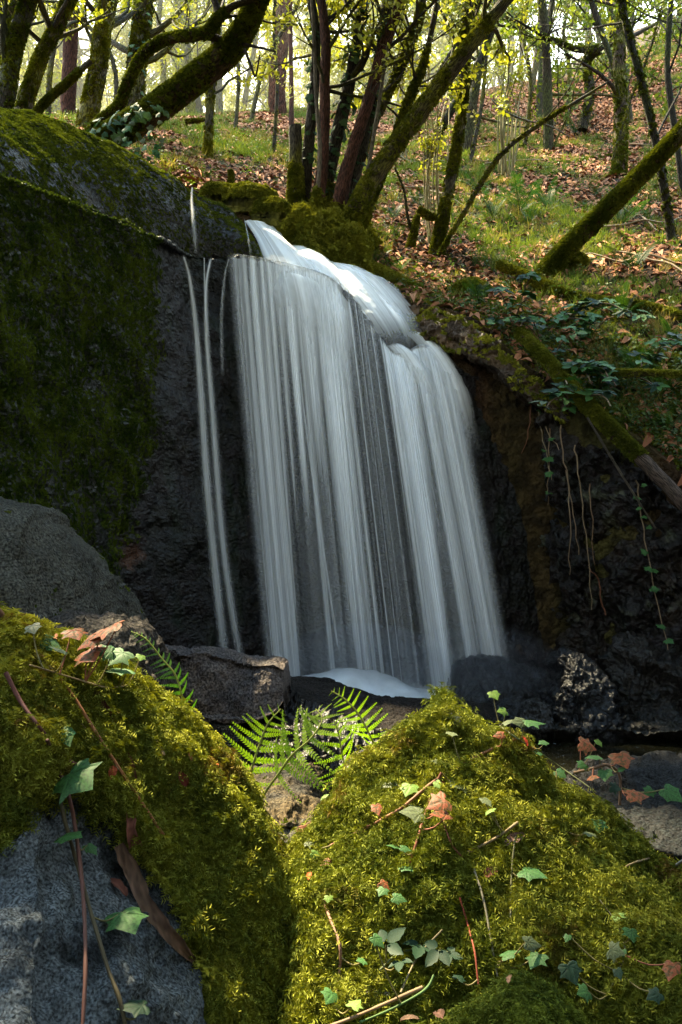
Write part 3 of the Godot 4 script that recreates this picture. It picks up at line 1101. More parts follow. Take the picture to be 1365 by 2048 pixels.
	wpart(po, "water_surface", patch_mesh(pool, Vector3.ZERO, func(_w, _n): return Color.WHITE), M.pool_water)
	# spray hanging at the foot
	for e in [[965, 1340, 4.35, 0.8, 0.45, 0.35, 0.35, "thin spray drifting over the long dark boulder"], [725, 1330, 4.42, 0.95, 0.42, 0.4, 0.45, "white spray over the foam at the foot of the fall"]]:
		var m := FogMaterial.new()
		m.resource_name = "spray"
		m.density = e[6]
		m.albedo = Color(0.93, 0.96, 1.0)
		var o := FogVolume.new()
		o.name = numbered("spray")
		o.shape = RenderingServer.FOG_VOLUME_SHAPE_ELLIPSOID
		o.size = Vector3(e[3], e[4], e[5])
		o.position = P(e[0], e[1], e[2])
		o.material = m
		add_child(o)
		tag(o, e[7], "spray", "", "stuff")

# a stone seen from its crest line (sil) to its front foot; it runs back and rounds under
func stone(called: String, label: String, sil: Array, front: Array, deep: float, m: Material, a: Color, b: Color, amp := 0.03, freq := 4.0, bulge := 0.05, edge := 0.0, group := "") -> Array:
	var base := Vector3.ZERO
	for c in front: base += P(c[0], c[1], c[2])
	base /= front.size()
	var rows := []
	for e in [[1.0, -0.25], [0.55, -0.03]]:
		var row := []
		for c in sil: row.append(P(c[0], c[1], c[2]) + Vector3(0, e[1] * deep, -e[0] * deep))
		rows.append(row)
	var ts := [0.0, 0.06, 0.5, 0.94, 1.0] if edge > 0.0 else [0.0, 0.33, 0.66, 1.0]
	for tt in ts:
		var row := []
		for k in sil.size():
			var q := P(sil[k][0], sil[k][1], sil[k][2]).lerp(P(front[k][0], front[k][1], front[k][2]), tt)
			q.z += bulge * sin(tt * PI)
			row.append(q)
		rows.append(row)
	var under := []
	for c in front: under.append(P(c[0], c[1], c[2]) + Vector3(0, -0.12 if edge == 0.0 else -0.01, -0.15 if edge == 0.0 else -deep * 0.7))
	rows.append(under)
	var p := make_patch(rows, 100, 80, amp, freq, 0.45, null, 0.9)
	var t := thing(called, label, "rock", base, group)
	wpart(t, "stone", patch_mesh(p, Vector3(0, -0.1, -0.25 * deep), func(w: Vector3, _n: Vector3) -> Color: return rock_tint(w * 1.5, a, b)), m)
	return [t, p]

func moss_on(r: Array, n: int, bright: float, size: float, keep: Callable) -> void:
	var xf := []
	var cols := PackedColorArray()
	for q in sow(r[1], n, keep):
		xf.append(Transform3D(basis_up((q[1] + Vector3(0, 0.4, 0)).normalized(), rnd(0, TAU), rnd(0.6, 1.3) * size), q[0]))
		cols.append(moss_colour(q[0], bright))
	copies(r[0], "moss", MESH.short_moss, M.moss, xf, cols)

func build_rocks() -> void:
	var grey := Color(0.17, 0.165, 0.14)
	var r := stone("boulder", "smooth grey boulder at the left edge below the mossy cliff", [[-480, 900, 2.5], [0, 1012, 2.75], [70, 1060, 2.8], [140, 1130, 2.85], [190, 1200, 2.9], [230, 1270, 2.95]], [[-480, 1760, 2.2], [0, 1720, 2.3], [70, 1690, 2.4], [140, 1660, 2.5], [200, 1600, 2.6], [245, 1540, 2.75]], 0.8, M.granite, Color(0.07, 0.068, 0.055), Color(0.13, 0.125, 0.10), 0.03, 2.5, 0.06)
	moss_on(r, 2500, 0.1, 0.7, func(w: Vector3, n: Vector3) -> float: return smoothstep(0.2, 0.5, green_of(w) + 0.3 * (n.y - 0.5)))
	r = stone("boulder", "brown-grey rock between ivy leaves and the granite block", [[90, 1250, 2.45], [180, 1238, 2.5], [250, 1262, 2.5], [290, 1320, 2.5], [315, 1400, 2.5]], [[100, 1420, 2.3], [180, 1430, 2.3], [240, 1440, 2.35], [280, 1450, 2.4], [312, 1460, 2.45]], 0.4, M.granite, Color(0.045, 0.038, 0.032), Color(0.085, 0.072, 0.06), 0.025, 4.0)
	r = stone("granite_block", "long speckled granite block lying across the stream, cavity beneath", [[235, 1285, 3.0], [300, 1302, 3.0], [370, 1310, 3.0], [430, 1312, 3.05], [500, 1330, 3.1], [545, 1330, 3.1], [568, 1340, 3.12]], [[285, 1405, 2.92], [320, 1418, 2.92], [370, 1430, 2.93], [430, 1438, 2.95], [500, 1440, 2.98], [545, 1425, 3.0], [568, 1400, 3.04]], 0.4, M.granite, Color(0.09, 0.08, 0.082), Color(0.21, 0.165, 0.14), 0.014, 5.0, 0.015, 1.0)
	r = stone("rock_shelf", "smooth dark curved rock shelf holding back the foam", [[540, 1370, 3.75], [600, 1368, 3.75], [650, 1370, 3.75], [700, 1383, 3.78], [760, 1402, 3.82], [820, 1410, 3.85], [900, 1412, 3.9], [990, 1425, 3.95]], [[550, 1435, 3.35], [600, 1440, 3.35], [650, 1450, 3.35], [700, 1465, 3.38], [760, 1485, 3.42], [820, 1500, 3.45], [900, 1510, 3.5], [990, 1520, 3.55]], 0.35, M.granite, Color(0.022, 0.018, 0.016), Color(0.042, 0.033, 0.028), 0.012, 3.0, 0.05)
	r = stone("wet_rock", "rough black wet rock under the shelf behind the fern fronds", [[480, 1440, 3.15], [560, 1425, 3.12], [620, 1435, 3.1], [680, 1455, 3.1], [740, 1475, 3.1], [800, 1500, 3.1]], [[490, 1590, 2.75], [560, 1590, 2.72], [620, 1580, 2.7], [680, 1585, 2.72], [740, 1590, 2.75], [800, 1600, 2.8]], 0.4, M.wet_rock, Color(0.010, 0.009, 0.009), Color(0.025, 0.018, 0.016), 0.07, 5.0, 0.04)
	r = stone("stone", "ochre-stained grey stone below the fern at the gap", [[430, 1590, 2.2], [475, 1560, 2.25], [530, 1546, 2.28], [590, 1550, 2.28], [630, 1580, 2.25], [655, 1640, 2.2]], [[430, 1670, 2.0], [475, 1665, 1.98], [530, 1660, 1.97], [585, 1655, 1.98], [630, 1655, 2.02], [655, 1665, 2.06]], 0.25, M.granite, Color(0.06, 0.055, 0.045), Color(0.12, 0.085, 0.04), 0.02, 5.0, 0.03)
	moss_on(r, 1200, 0.3, 0.6, func(w: Vector3, n: Vector3) -> float: return smoothstep(0.25, 0.5, green_of(w * 1.4)))
	r = stone("stone", "grey stone wedged between the two mossy boulders", [[450, 1670, 1.95], [500, 1648, 1.98], [550, 1645, 2.0], [600, 1652, 2.0], [650, 1680, 1.95]], [[450, 1760, 1.8], [500, 1750, 1.78], [550, 1745, 1.78], [600, 1745, 1.8], [650, 1760, 1.82]], 0.25, M.granite, Color(0.07, 0.065, 0.055), Color(0.13, 0.12, 0.09), 0.025, 6.0, 0.03)
	moss_on(r, 1500, 0.2, 0.6, func(w: Vector3, n: Vector3) -> float: return smoothstep(0.05, 0.4, green_of(w * 1.4)))
	r = stone("stone", "small dark stone deep in the gap between the mossy boulders", [[495, 1760, 1.62], [510, 1735, 1.64], [535, 1728, 1.65], [555, 1738, 1.64], [562, 1775, 1.62]], [[495, 1800, 1.55], [510, 1798, 1.54], [535, 1796, 1.54], [552, 1796, 1.55], [562, 1800, 1.57]], 0.12, M.granite, Color(0.04, 0.04, 0.045), Color(0.08, 0.08, 0.085), 0.01, 8.0, 0.02)
	r = stone("stone", "dark wet stone at the bottom of the gap", [[460, 1830, 1.5], [500, 1800, 1.52], [545, 1795, 1.53], [590, 1800, 1.52], [620, 1830, 1.5]], [[460, 1980, 1.35], [500, 1980, 1.35], [545, 1980, 1.35], [590, 1980, 1.35], [620, 1980, 1.37]], 0.2, M.granite, Color(0.03, 0.03, 0.03), Color(0.06, 0.055, 0.05), 0.02, 7.0, 0.03)
	r = stone("boulder", "long rounded dark boulder in the spray at the foot of the fall", [[905, 1400, 4.4], [925, 1345, 4.42], [960, 1328, 4.45], [1010, 1332, 4.45], [1065, 1345, 4.45], [1120, 1358, 4.45], [1160, 1375, 4.42]], [[905, 1450, 4.3], [930, 1452, 4.2], [965, 1455, 4.12], [1010, 1455, 4.1], [1065, 1455, 4.1], [1120, 1455, 4.1], [1160, 1455, 4.15]], 0.5, M.wet_rock, Color(0.02, 0.022, 0.025), Color(0.045, 0.045, 0.048), 0.03, 3.0, 0.05)
	r = stone("boulder", "wedge-shaped black wet boulder standing at the pool edge", [[1100, 1440, 4.0], [1118, 1380, 4.02], [1140, 1322, 4.05], [1175, 1328, 4.06], [1215, 1348, 4.05], [1240, 1390, 4.02], [1262, 1445, 4.0]], [[1105, 1465, 3.95], [1125, 1470, 3.88], [1150, 1472, 3.84], [1180, 1472, 3.82], [1215, 1472, 3.84], [1240, 1470, 3.88], [1262, 1465, 3.95]], 0.4, M.wet_rock, Color(0.014, 0.015, 0.017), Color(0.036, 0.036, 0.04), 0.05, 4.0, 0.02)
	r = stone("boulder", "dark brown rock at the foot of the right cliff", [[1215, 1400, 4.15], [1240, 1330, 4.18], [1290, 1290, 4.2], [1350, 1280, 4.18], [1430, 1300, 4.1], [1520, 1330, 4.0]], [[1220, 1460, 4.08], [1250, 1465, 4.0], [1290, 1468, 3.96], [1350, 1470, 3.92], [1430, 1475, 3.88], [1520, 1480, 3.85]], 0.5, M.wet_rock, Color(0.022, 0.02, 0.018), Color(0.05, 0.042, 0.035), 0.07, 3.5, 0.05)
	r = stone("stone", "little dark stone in the water before the long boulder", [[1050, 1432, 3.9], [1062, 1410, 3.92], [1080, 1405, 3.92], [1095, 1418, 3.92], [1108, 1436, 3.9]], [[1050, 1462, 3.85], [1062, 1464, 3.83], [1080, 1465, 3.82], [1095, 1465, 3.83], [1108, 1462, 3.85]], 0.12, M.wet_rock, Color(0.03, 0.03, 0.03), Color(0.06, 0.06, 0.06), 0.02, 6.0, 0.02)
	r = stone("rock_ledge", "low dark ledge along the far rim of the pool", [[1100, 1446, 3.98], [1180, 1444, 3.96], [1260, 1444, 3.94], [1340, 1444, 3.9], [1480, 1446, 3.85]], [[1100, 1462, 3.88], [1180, 1462, 3.86], [1260, 1463, 3.84], [1340, 1464, 3.8], [1480, 1466, 3.74]], 0.2, M.wet_rock, Color(0.02, 0.018, 0.014), Color(0.04, 0.034, 0.025), 0.02, 5.0, 0.02)
	r = stone("stone", "dark wet stone at the right rim of the pool", [[1170, 1580, 3.0], [1220, 1556, 3.05], [1290, 1540, 3.05], [1365, 1532, 3.05], [1480, 1530, 3.0]], [[1170, 1610, 2.85], [1220, 1612, 2.83], [1290, 1612, 2.81], [1365, 1612, 2.8], [1480, 1615, 2.78]], 0.3, M.granite, Color(0.022, 0.022, 0.022), Color(0.045, 0.045, 0.045), 0.03, 4.0, 0.04)
	r = stone("stone", "flat grey stone beside the right mossy boulder", [[1000, 1570, 2.7], [1100, 1585, 2.6], [1200, 1600, 2.5], [1300, 1610, 2.45], [1480, 1625, 2.4]], [[1000, 1660, 2.2], [1100, 1660, 2.15], [1200, 1680, 2.1], [1300, 1700, 2.05], [1480, 1740, 2.0]], 0.25, M.granite, Color(0.012, 0.013, 0.013), Color(0.028, 0.03, 0.03), 0.02, 4.0, 0.03)

# ---- the boulders at the photographer's feet
func feather(t: Node3D, p: Patch, n: int, keep: Callable, bright: Callable, size := 1.0) -> void:
	for v in 3:
		var xf := []
		var cols := PackedColorArray()
		for q in sow(p, n / 3, keep):
			var up: Vector3 = (q[1] * 0.9 + Vector3(rnd(-0.35, 0.35), 0.35, rnd(-0.2, 0.5))).normalized()
			xf.append(Transform3D(basis_up(up, rnd(0, TAU), rnd(0.9, 1.9) * size), q[0] + q[1] * rnd(-0.003, 0.006)))
			var dead := smoothstep(0.38, 0.6, nf.get_noise_3dv(q[0] * 9.0 + Vector3(3, 1, 7)))
			cols.append(mixc(moss_colour(q[0] * 3.0, bright.call(q[0])), Color(0.16, 0.085, 0.025), dead * rnd(0.3, 0.9)))
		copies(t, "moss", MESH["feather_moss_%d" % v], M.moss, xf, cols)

func left_bare(w: Vector3) -> float:
	var s := uvd(w)
	var line := [[-300, 1700], [0, 1690], [60, 1600], [140, 1575], [230, 1640], [300, 1730], [360, 1800], [395, 1900], [430, 2060], [700, 2600]]
	for k in line.size() - 1:
		if s.x <= line[k + 1][0]:
			var v := lerpf(line[k][1], line[k + 1][1], (s.x - line[k][0]) / (line[k + 1][0] - line[k][0]))
			return smoothstep(v - 12.0, v + 22.0, s.y + 40.0 * nf.get_noise_3dv(w * 14.0))
	return 0.0

func right_bare(w: Vector3) -> float:
	var s := uvd(w)
	var a := 0.0
	for e in [[915, 1432, 24, 40], [960, 1485, 17, 34], [1010, 1478, 22, 22], [945, 1530, 26, 12], [575, 2010, 40, 60], [760, 1990, 50, 18]]:
		a = maxf(a, exp(-pow((s.x - e[0]) / e[2], 2) - pow((s.y - e[1]) / e[3], 2)))
	return smoothstep(0.35, 0.6, a + 0.35 * nf.get_noise_3dv(w * 22.0))

var LB: Array
var RB: Array
var FB: Array

func build_boulders() -> void:
	var rows := [
		[[-720, 1240, 1.7], [0, 1340, 1.6], [150, 1420, 1.65], [300, 1480, 1.65], [430, 1570, 1.6], [520, 1680, 1.55], [570, 1820, 1.45], [570, 1950, 1.4], [560, 2200, 1.3]],
		[[-720, 1060, 1.3], [0, 1246, 1.28], [150, 1328, 1.33], [300, 1408, 1.38], [420, 1515, 1.38], [500, 1625, 1.36], [538, 1765, 1.3], [535, 1900, 1.25], [520, 2150, 1.15]],
		[[-720, 1220, 1.16], [0, 1350, 1.14], [140, 1415, 1.2], [270, 1485, 1.25], [380, 1580, 1.28], [455, 1690, 1.28], [500, 1810, 1.24], [505, 1930, 1.2], [495, 2150, 1.1]],
		[[-720, 1480, 1.06], [0, 1500, 1.07], [120, 1530, 1.12], [235, 1600, 1.17], [335, 1690, 1.2], [405, 1780, 1.2], [450, 1880, 1.18], [465, 1980, 1.13], [460, 2180, 1.06]],
		[[-720, 1760, 1.0], [0, 1650, 1.05], [100, 1640, 1.1], [205, 1700, 1.13], [295, 1780, 1.13], [360, 1860, 1.13], [405, 1950, 1.11], [430, 2040, 1.07], [430, 2200, 1.02]],
		[[-720, 2060, 0.92], [0, 1880, 0.93], [90, 1870, 0.97], [185, 1890, 1.0], [265, 1930, 1.01], [325, 1980, 1.03], [375, 2050, 1.03], [405, 2120, 1.02], [410, 2250, 0.98]],
		[[-720, 2500, 0.8], [0, 2260, 0.78], [85, 2260, 0.82], [175, 2260, 0.85], [250, 2260, 0.88], [310, 2260, 0.91], [355, 2280, 0.93], [385, 2300, 0.94], [400, 2330, 0.94]]]
	var p := make_patch(rows, 270, 230, 0.022, 7.0, 0.3, func(w: Vector3, _n: Vector3, _s: float, _t: float) -> float:
		return (1.0 - left_bare(w)) * (-0.010 + 0.018 * nf.get_noise_3dv(w * 14.0) - 0.016 * np.get_noise_3dv(w * 34.0)) - 0.006 * absf(nf.get_noise_3dv(w * 9.0)))
	var t := thing("mossy_boulder", "blue-grey granite boulder at lower left, thick moss on its top and right side", "boulder", P(200, 2200, 1.0))
	wpart(t, "stone", patch_mesh(p, Vector3(0, -0.5, -0.35), func(w: Vector3, _n: Vector3) -> Color:
		var c := rock_tint(w * 4.0, Color(0.07, 0.08, 0.088), Color(0.22, 0.245, 0.26))
		c *= lerpf(1.0, 0.28, smoothstep(0.12, 0.4, nz.get_noise_3dv(w * Vector3(5, 3, 5) + Vector3(2, 8, 1)) + 0.35 * nf.get_noise_3dv(w * 30.0)))
		c.a = 1.0
		return mixc(Color(0.03, 0.035, 0.008), c, left_bare(w))), M.near_granite)
	var lit := func(w: Vector3) -> float: return 0.72 + 0.35 * nz.get_noise_3dv(w * 5.0)
	feather(t, p, 48000, func(w: Vector3, _n: Vector3) -> float: return 1.0 - left_bare(w), lit, 1.05)
	LB = [t, p]
	rows = [
		[[520, 2050, 1.6], [560, 1850, 1.75], [650, 1720, 1.85], [760, 1620, 1.95], [850, 1540, 1.95], [920, 1510, 1.95], [1000, 1580, 1.95], [1100, 1660, 1.95], [1210, 1740, 1.9], [1350, 1830, 1.85], [1560, 1950, 1.8]],
		[[545, 1960, 1.38], [570, 1730, 1.45], [640, 1620, 1.5], [740, 1518, 1.55], [830, 1428, 1.56], [905, 1394, 1.56], [985, 1450, 1.56], [1080, 1528, 1.55], [1200, 1625, 1.53], [1340, 1720, 1.5], [1560, 1840, 1.45]],
		[[555, 2000, 1.28], [590, 1790, 1.32], [660, 1690, 1.37], [750, 1600, 1.42], [830, 1530, 1.44], [910, 1505, 1.44], [1000, 1548, 1.44], [1090, 1615, 1.42], [1200, 1695, 1.4], [1340, 1785, 1.36], [1560, 1895, 1.3]],
		[[560, 2050, 1.2], [605, 1880, 1.22], [675, 1810, 1.25], [755, 1750, 1.28], [840, 1710, 1.29], [920, 1695, 1.29], [1010, 1705, 1.29], [1100, 1735, 1.28], [1205, 1785, 1.26], [1340, 1855, 1.23], [1560, 1960, 1.17]],
		[[565, 2130, 1.12], [615, 2000, 1.14], [685, 1960, 1.16], [760, 1930, 1.17], [840, 1910, 1.18], [925, 1900, 1.18], [1015, 1905, 1.18], [1105, 1920, 1.17], [1205, 1950, 1.15], [1340, 1990, 1.12], [1560, 2060, 1.07]],
		[[570, 2300, 1.04], [620, 2280, 1.05], [690, 2270, 1.06], [765, 2270, 1.07], [845, 2270, 1.07], [925, 2270, 1.07], [1015, 2270, 1.07], [1105, 2270, 1.06], [1205, 2270, 1.05], [1340, 2280, 1.03], [1560, 2300, 0.98]]]
	p = make_patch(rows, 260, 230, 0.028, 6.0, 0.35, func(w: Vector3, _n: Vector3, _s: float, _t: float) -> float:
		return -0.03 + 0.018 * right_bare(w) + (1.0 - right_bare(w)) * (0.018 * nf.get_noise_3dv(w * 13.0) - 0.018 * np.get_noise_3dv(w * 32.0)))
	t = thing("mossy_boulder", "peaked boulder at lower right, covered in yellow-green moss and trailing ivy", "boulder", P(900, 2200, 1.1))
	wpart(t, "stone", patch_mesh(p, Vector3(0, -0.6, -0.35), func(w: Vector3, _n: Vector3) -> Color:
		return mixc(Color(0.03, 0.033, 0.007), rock_tint(w * 5.0, Color(0.2, 0.2, 0.19), Color(0.5, 0.5, 0.47)), right_bare(w))), M.near_granite)
	var gold := func(w: Vector3) -> float:
		return 0.6 + 0.45 * nz.get_noise_3dv(w * 4.0)
	feather(t, p, 42000, func(w: Vector3, _n: Vector3) -> float: return 1.0 - right_bare(w), gold, 1.1)
	RB = [t, p]
	rows = [
		[[640, 2200, 1.12], [760, 2120, 1.12], [860, 2080, 1.12], [960, 2040, 1.12], [1050, 2030, 1.12], [1120, 2050, 1.12], [1180, 2100, 1.1], [1230, 2200, 1.08]],
		[[650, 2120, 1.0], [760, 2058, 1.0], [860, 2015, 1.0], [960, 1968, 1.0], [1050, 1942, 1.0], [1110, 1955, 1.0], [1160, 2005, 0.99], [1200, 2090, 0.97]],
		[[660, 2160, 0.93], [765, 2110, 0.92], [865, 2075, 0.92], [960, 2040, 0.92], [1050, 2020, 0.92], [1110, 2030, 0.92], [1160, 2070, 0.92], [1200, 2140, 0.92]],
		[[670, 2350, 0.84], [770, 2350, 0.83], [870, 2340, 0.83], [960, 2330, 0.83], [1050, 2330, 0.83], [1110, 2330, 0.83], [1160, 2330, 0.84], [1200, 2340, 0.85]]]
	var bare := func(w: Vector3) -> float:
		var s := uvd(w)
		var a := maxf(exp(-pow((s.x - 975.0 - (s.y - 1970.0) * -0.9) / 28.0, 2)) * smoothstep(1080.0, 1010.0, s.x), exp(-pow((s.x - 1125.0) / 26.0, 2) - pow((s.y - 1985.0) / 34.0, 2)))
		return smoothstep(0.4, 0.6, a + 0.4 * nf.get_noise_3dv(w * 25.0))
	p = make_patch(rows, 100, 80, 0.02, 8.0, 0.4, func(_w, _n, _s, _t): return -0.03)
	t = thing("boulder", "low mossy rock with bare grey edges at the bottom right of the frame", "boulder", P(1000, 2300, 0.9))
	wpart(t, "stone", patch_mesh(p, Vector3(0, -0.4, -0.15), func(w: Vector3, _n: Vector3) -> Color:
		return mixc(Color(0.03, 0.03, 0.008), rock_tint(w * 5.0, Color(0.2, 0.21, 0.21), Color(0.42, 0.44, 0.44)), bare.call(w))), M.near_granite)
	feather(t, p, 12000, func(w: Vector3, _n: Vector3) -> float: return 1.0 - bare.call(w), func(_w: Vector3) -> float: return 0.25, 0.8)
	FB = [t, p]

# ---- trees
const BARK_GREY := Color(0.11, 0.095, 0.07)
const BARK_RED := Color(0.16, 0.065, 0.04)
const BARK_DARK := Color(0.05, 0.04, 0.03)
const MOSS_SKIN := Color(0.2, 0.19, 0.035)
const MOSS_DIM := Color(0.06, 0.07, 0.018)

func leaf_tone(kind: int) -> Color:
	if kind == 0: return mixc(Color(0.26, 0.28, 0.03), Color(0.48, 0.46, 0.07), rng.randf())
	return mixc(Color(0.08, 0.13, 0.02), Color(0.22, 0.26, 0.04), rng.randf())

# grows side branches from a line into acc and lists where sprigs sit
func grow(a: Acc, from: Vector3, dir: Vector3, len_: float, r: float, level: int, col: Color, alt: Color, sprigs: Array, leafy: float) -> void:
	var line := []
	var p := from
	var d := dir.normalized()
	var n := 6
	for k in n + 1:
		line.append([p, maxf(0.0018, r * (1.0 - 0.85 * k / n))])
		d = (d + Vector3(rnd(-0.28, 0.28), rnd(-0.16, 0.30), rnd(-0.28, 0.28))).normalized()
		p += d * len_ / n
	tube(a, line, 7 if r > 0.03 else (5 if r > 0.012 else 4), col, 0.15 if r > 0.02 else 0.0, alt)
	if level > 0:
		var kids := 5 if level > 1 else 4
		for k in kids:
			var t := rnd(0.3, 0.95)
			var q := int(t * n)
			var dd: Vector3 = (line[mini(q + 1, n)][0] - line[q][0]).normalized()
			var off := Vector3(rnd(-1, 1), rnd(-0.5, 0.9), rnd(-1, 1)).normalized()
			grow(a, (line[q][0] as Vector3).lerp(line[mini(q + 1, n)][0], t * n - q), (dd * 0.7 + off * 0.8).normalized(), len_ * rnd(0.4, 0.65), r * (1.0 - 0.8 * t) * 0.7, level - 1, col, alt, sprigs, leafy)
	else:
		for k in n + 1:
			if rng.randf() < leafy:
				sprigs.append([line[k][0], d])

func crown(t: Node3D, sprigs: Array, kind: int, size: float) -> void:
	for v in 3:
		var xf := []
		var cols := PackedColorArray()
		for k in range(v, sprigs.size(), 3):
			var up: Vector3 = (sprigs[k][1] + Vector3(rnd(-0.6, 0.6), rnd(-0.4, 0.4), rnd(-0.6, 0.6))).normalized()
			xf.append(Transform3D(basis_up(up, rnd(0, TAU), rnd(0.7, 1.2) * size), sprigs[k][0]))
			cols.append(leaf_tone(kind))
		copies(t, "crown", MESH["sprig_%d" % v], M.leaf, xf, cols)

# moss tufts around a stem, thickest on the upper side
func clothe(t: Node3D, line: Array, n: int, bright: float, size: float, from := 0.0, to := 1.0) -> void:
	var xf := []
	var cols := PackedColorArray()
	for k in n:
		var x := rnd(from, to) * (line.size() - 1)
		var i := mini(int(x), line.size() - 2)
		var a: Vector3 = line[i][0]
		var b: Vector3 = line[i + 1][0]
		var r: float = lerpf(line[i][1], line[i + 1][1], x - i)
		var d := (b - a).normalized()
		var o := Vector3(rnd(-1, 1), rnd(-1, 1), rnd(-1, 1))
		o = (o - d * o.dot(d)).normalized()
		var q := a.lerp(b, x - i) + o * r
		if rng.randf() > 0.55 + 0.45 * o.y + 0.8 * nz.get_noise_3dv(q * 3.0): continue
		xf.append(Transform3D(basis_up((o + Vector3(0, 0.2, 0)).normalized(), rnd(0, TAU), rnd(0.6, 1.3) * size), q))
		cols.append(moss_colour(q, bright))
	copies(t, "moss", MESH.short_moss, M.moss, xf, cols)

func climb(t: Node3D, line: Array, n: int, size: float, from := 0.0, to := 1.0) -> void:
	var xf := []
	var cols := PackedColorArray()
	for k in n:
		var x := pow(rng.randf(), 1.3) * (to - from) * (line.size() - 1) + from * (line.size() - 1)
		var i := mini(int(x), line.size() - 2)
		var o := Vector3(rnd(-1, 1), rnd(-0.2, 0.5), rnd(-0.3, 1)).normalized()
		var q: Vector3 = (line[i][0] as Vector3).lerp(line[i + 1][0], x - i) + o * (line[i][1] + rnd(0.0, 0.035))
		xf.append(Transform3D(basis_up((o + Vector3(0, 0.3, 0)).normalized(), rnd(0, TAU), rnd(0.6, 1.2) * size), q))
		cols.append(mixc(Color(0.03, 0.075, 0.03), Color(0.10, 0.17, 0.06), rng.randf()))
	copies(t, "climbing_ivy", MESH.ivy, M.glossy_leaf, xf, cols)

# a tree along sighted points [u, v, distance, width]; it goes on beyond the last one for `more` metres, where its crown is
func tree(called: String, label: String, raw: Array, o := {}) -> Node3D:
	var line := px_line(raw, 6)
	var n := line.size()
	var more: float = o.get("more", 2.5)
	var d: Vector3 = (line[n - 1][0] - line[n - 3][0]).normalized()
	var p: Vector3 = line[n - 1][0]
	var r: float = line[n - 1][1]
	if more > 0.0:
		for k in 8:
			d = (d + Vector3(rnd(-0.12, 0.12), rnd(0.0, 0.12), rnd(-0.12, 0.12))).normalized()
			p += d * more / 8.0
			line.append([p, r * (1.0 - 0.8 * (k + 1) / 8.0)])
	var t := thing(called, label, o.get("category", "tree"), raw_base(line), o.get("group", ""))
	var bark: Color = o.get("bark", BARK_GREY)
	var skin: Color = o.get("skin", MOSS_SKIN)
	var a := Acc.new()
	tube(a, line, 14, bark, o.get("lump", 0.22), skin if o.get("mossy", true) else bark * 0.7)
	wpart(t, "trunk", a.mesh(), M[o.get("mat", "bark")])
	var sprigs := []
	var limbs: int = o.get("limbs", 8)
	if limbs > 0:
		var first: float = o.get("first", 0.35)
		for k in limbs:
			a = Acc.new()
			var x := rnd(first, 0.98) * (line.size() - 1)
			var i := mini(int(x), line.size() - 2)
			var dd: Vector3 = (line[i + 1][0] - line[i][0]).normalized()
			var off := Vector3(rnd(-1, 1), rnd(-0.2, 0.8), rnd(-1, 1)).normalized()
			grow(a, line[i][0], dd * 0.5 + off, rnd(0.7, 1.5) * o.get("reach", 1.0), minf(line[i][1] * 0.4, 0.035), o.get("level", 1), bark, skin if o.get("mossy", true) else bark, sprigs, o.get("leafy", 0.62))
			wpart(t, "limb", a.mesh(), M.bark)
		crown(t, sprigs, o.get("kind", 0), o.get("leaf", 1.0))
	if o.get("moss", 0) > 0:
		clothe(t, line, o.moss, o.get("bright", 0.6), o.get("tuft", 1.5), 0.0, o.get("moss_to", 0.75))
	if o.get("ivy", 0) > 0:
		climb(t, line, o.ivy, 0.045, o.get("ivy_from", 0.05), o.get("ivy_to", 0.7))
	return t

func raw_base(line: Array) -> Vector3:
	return line[0][0]

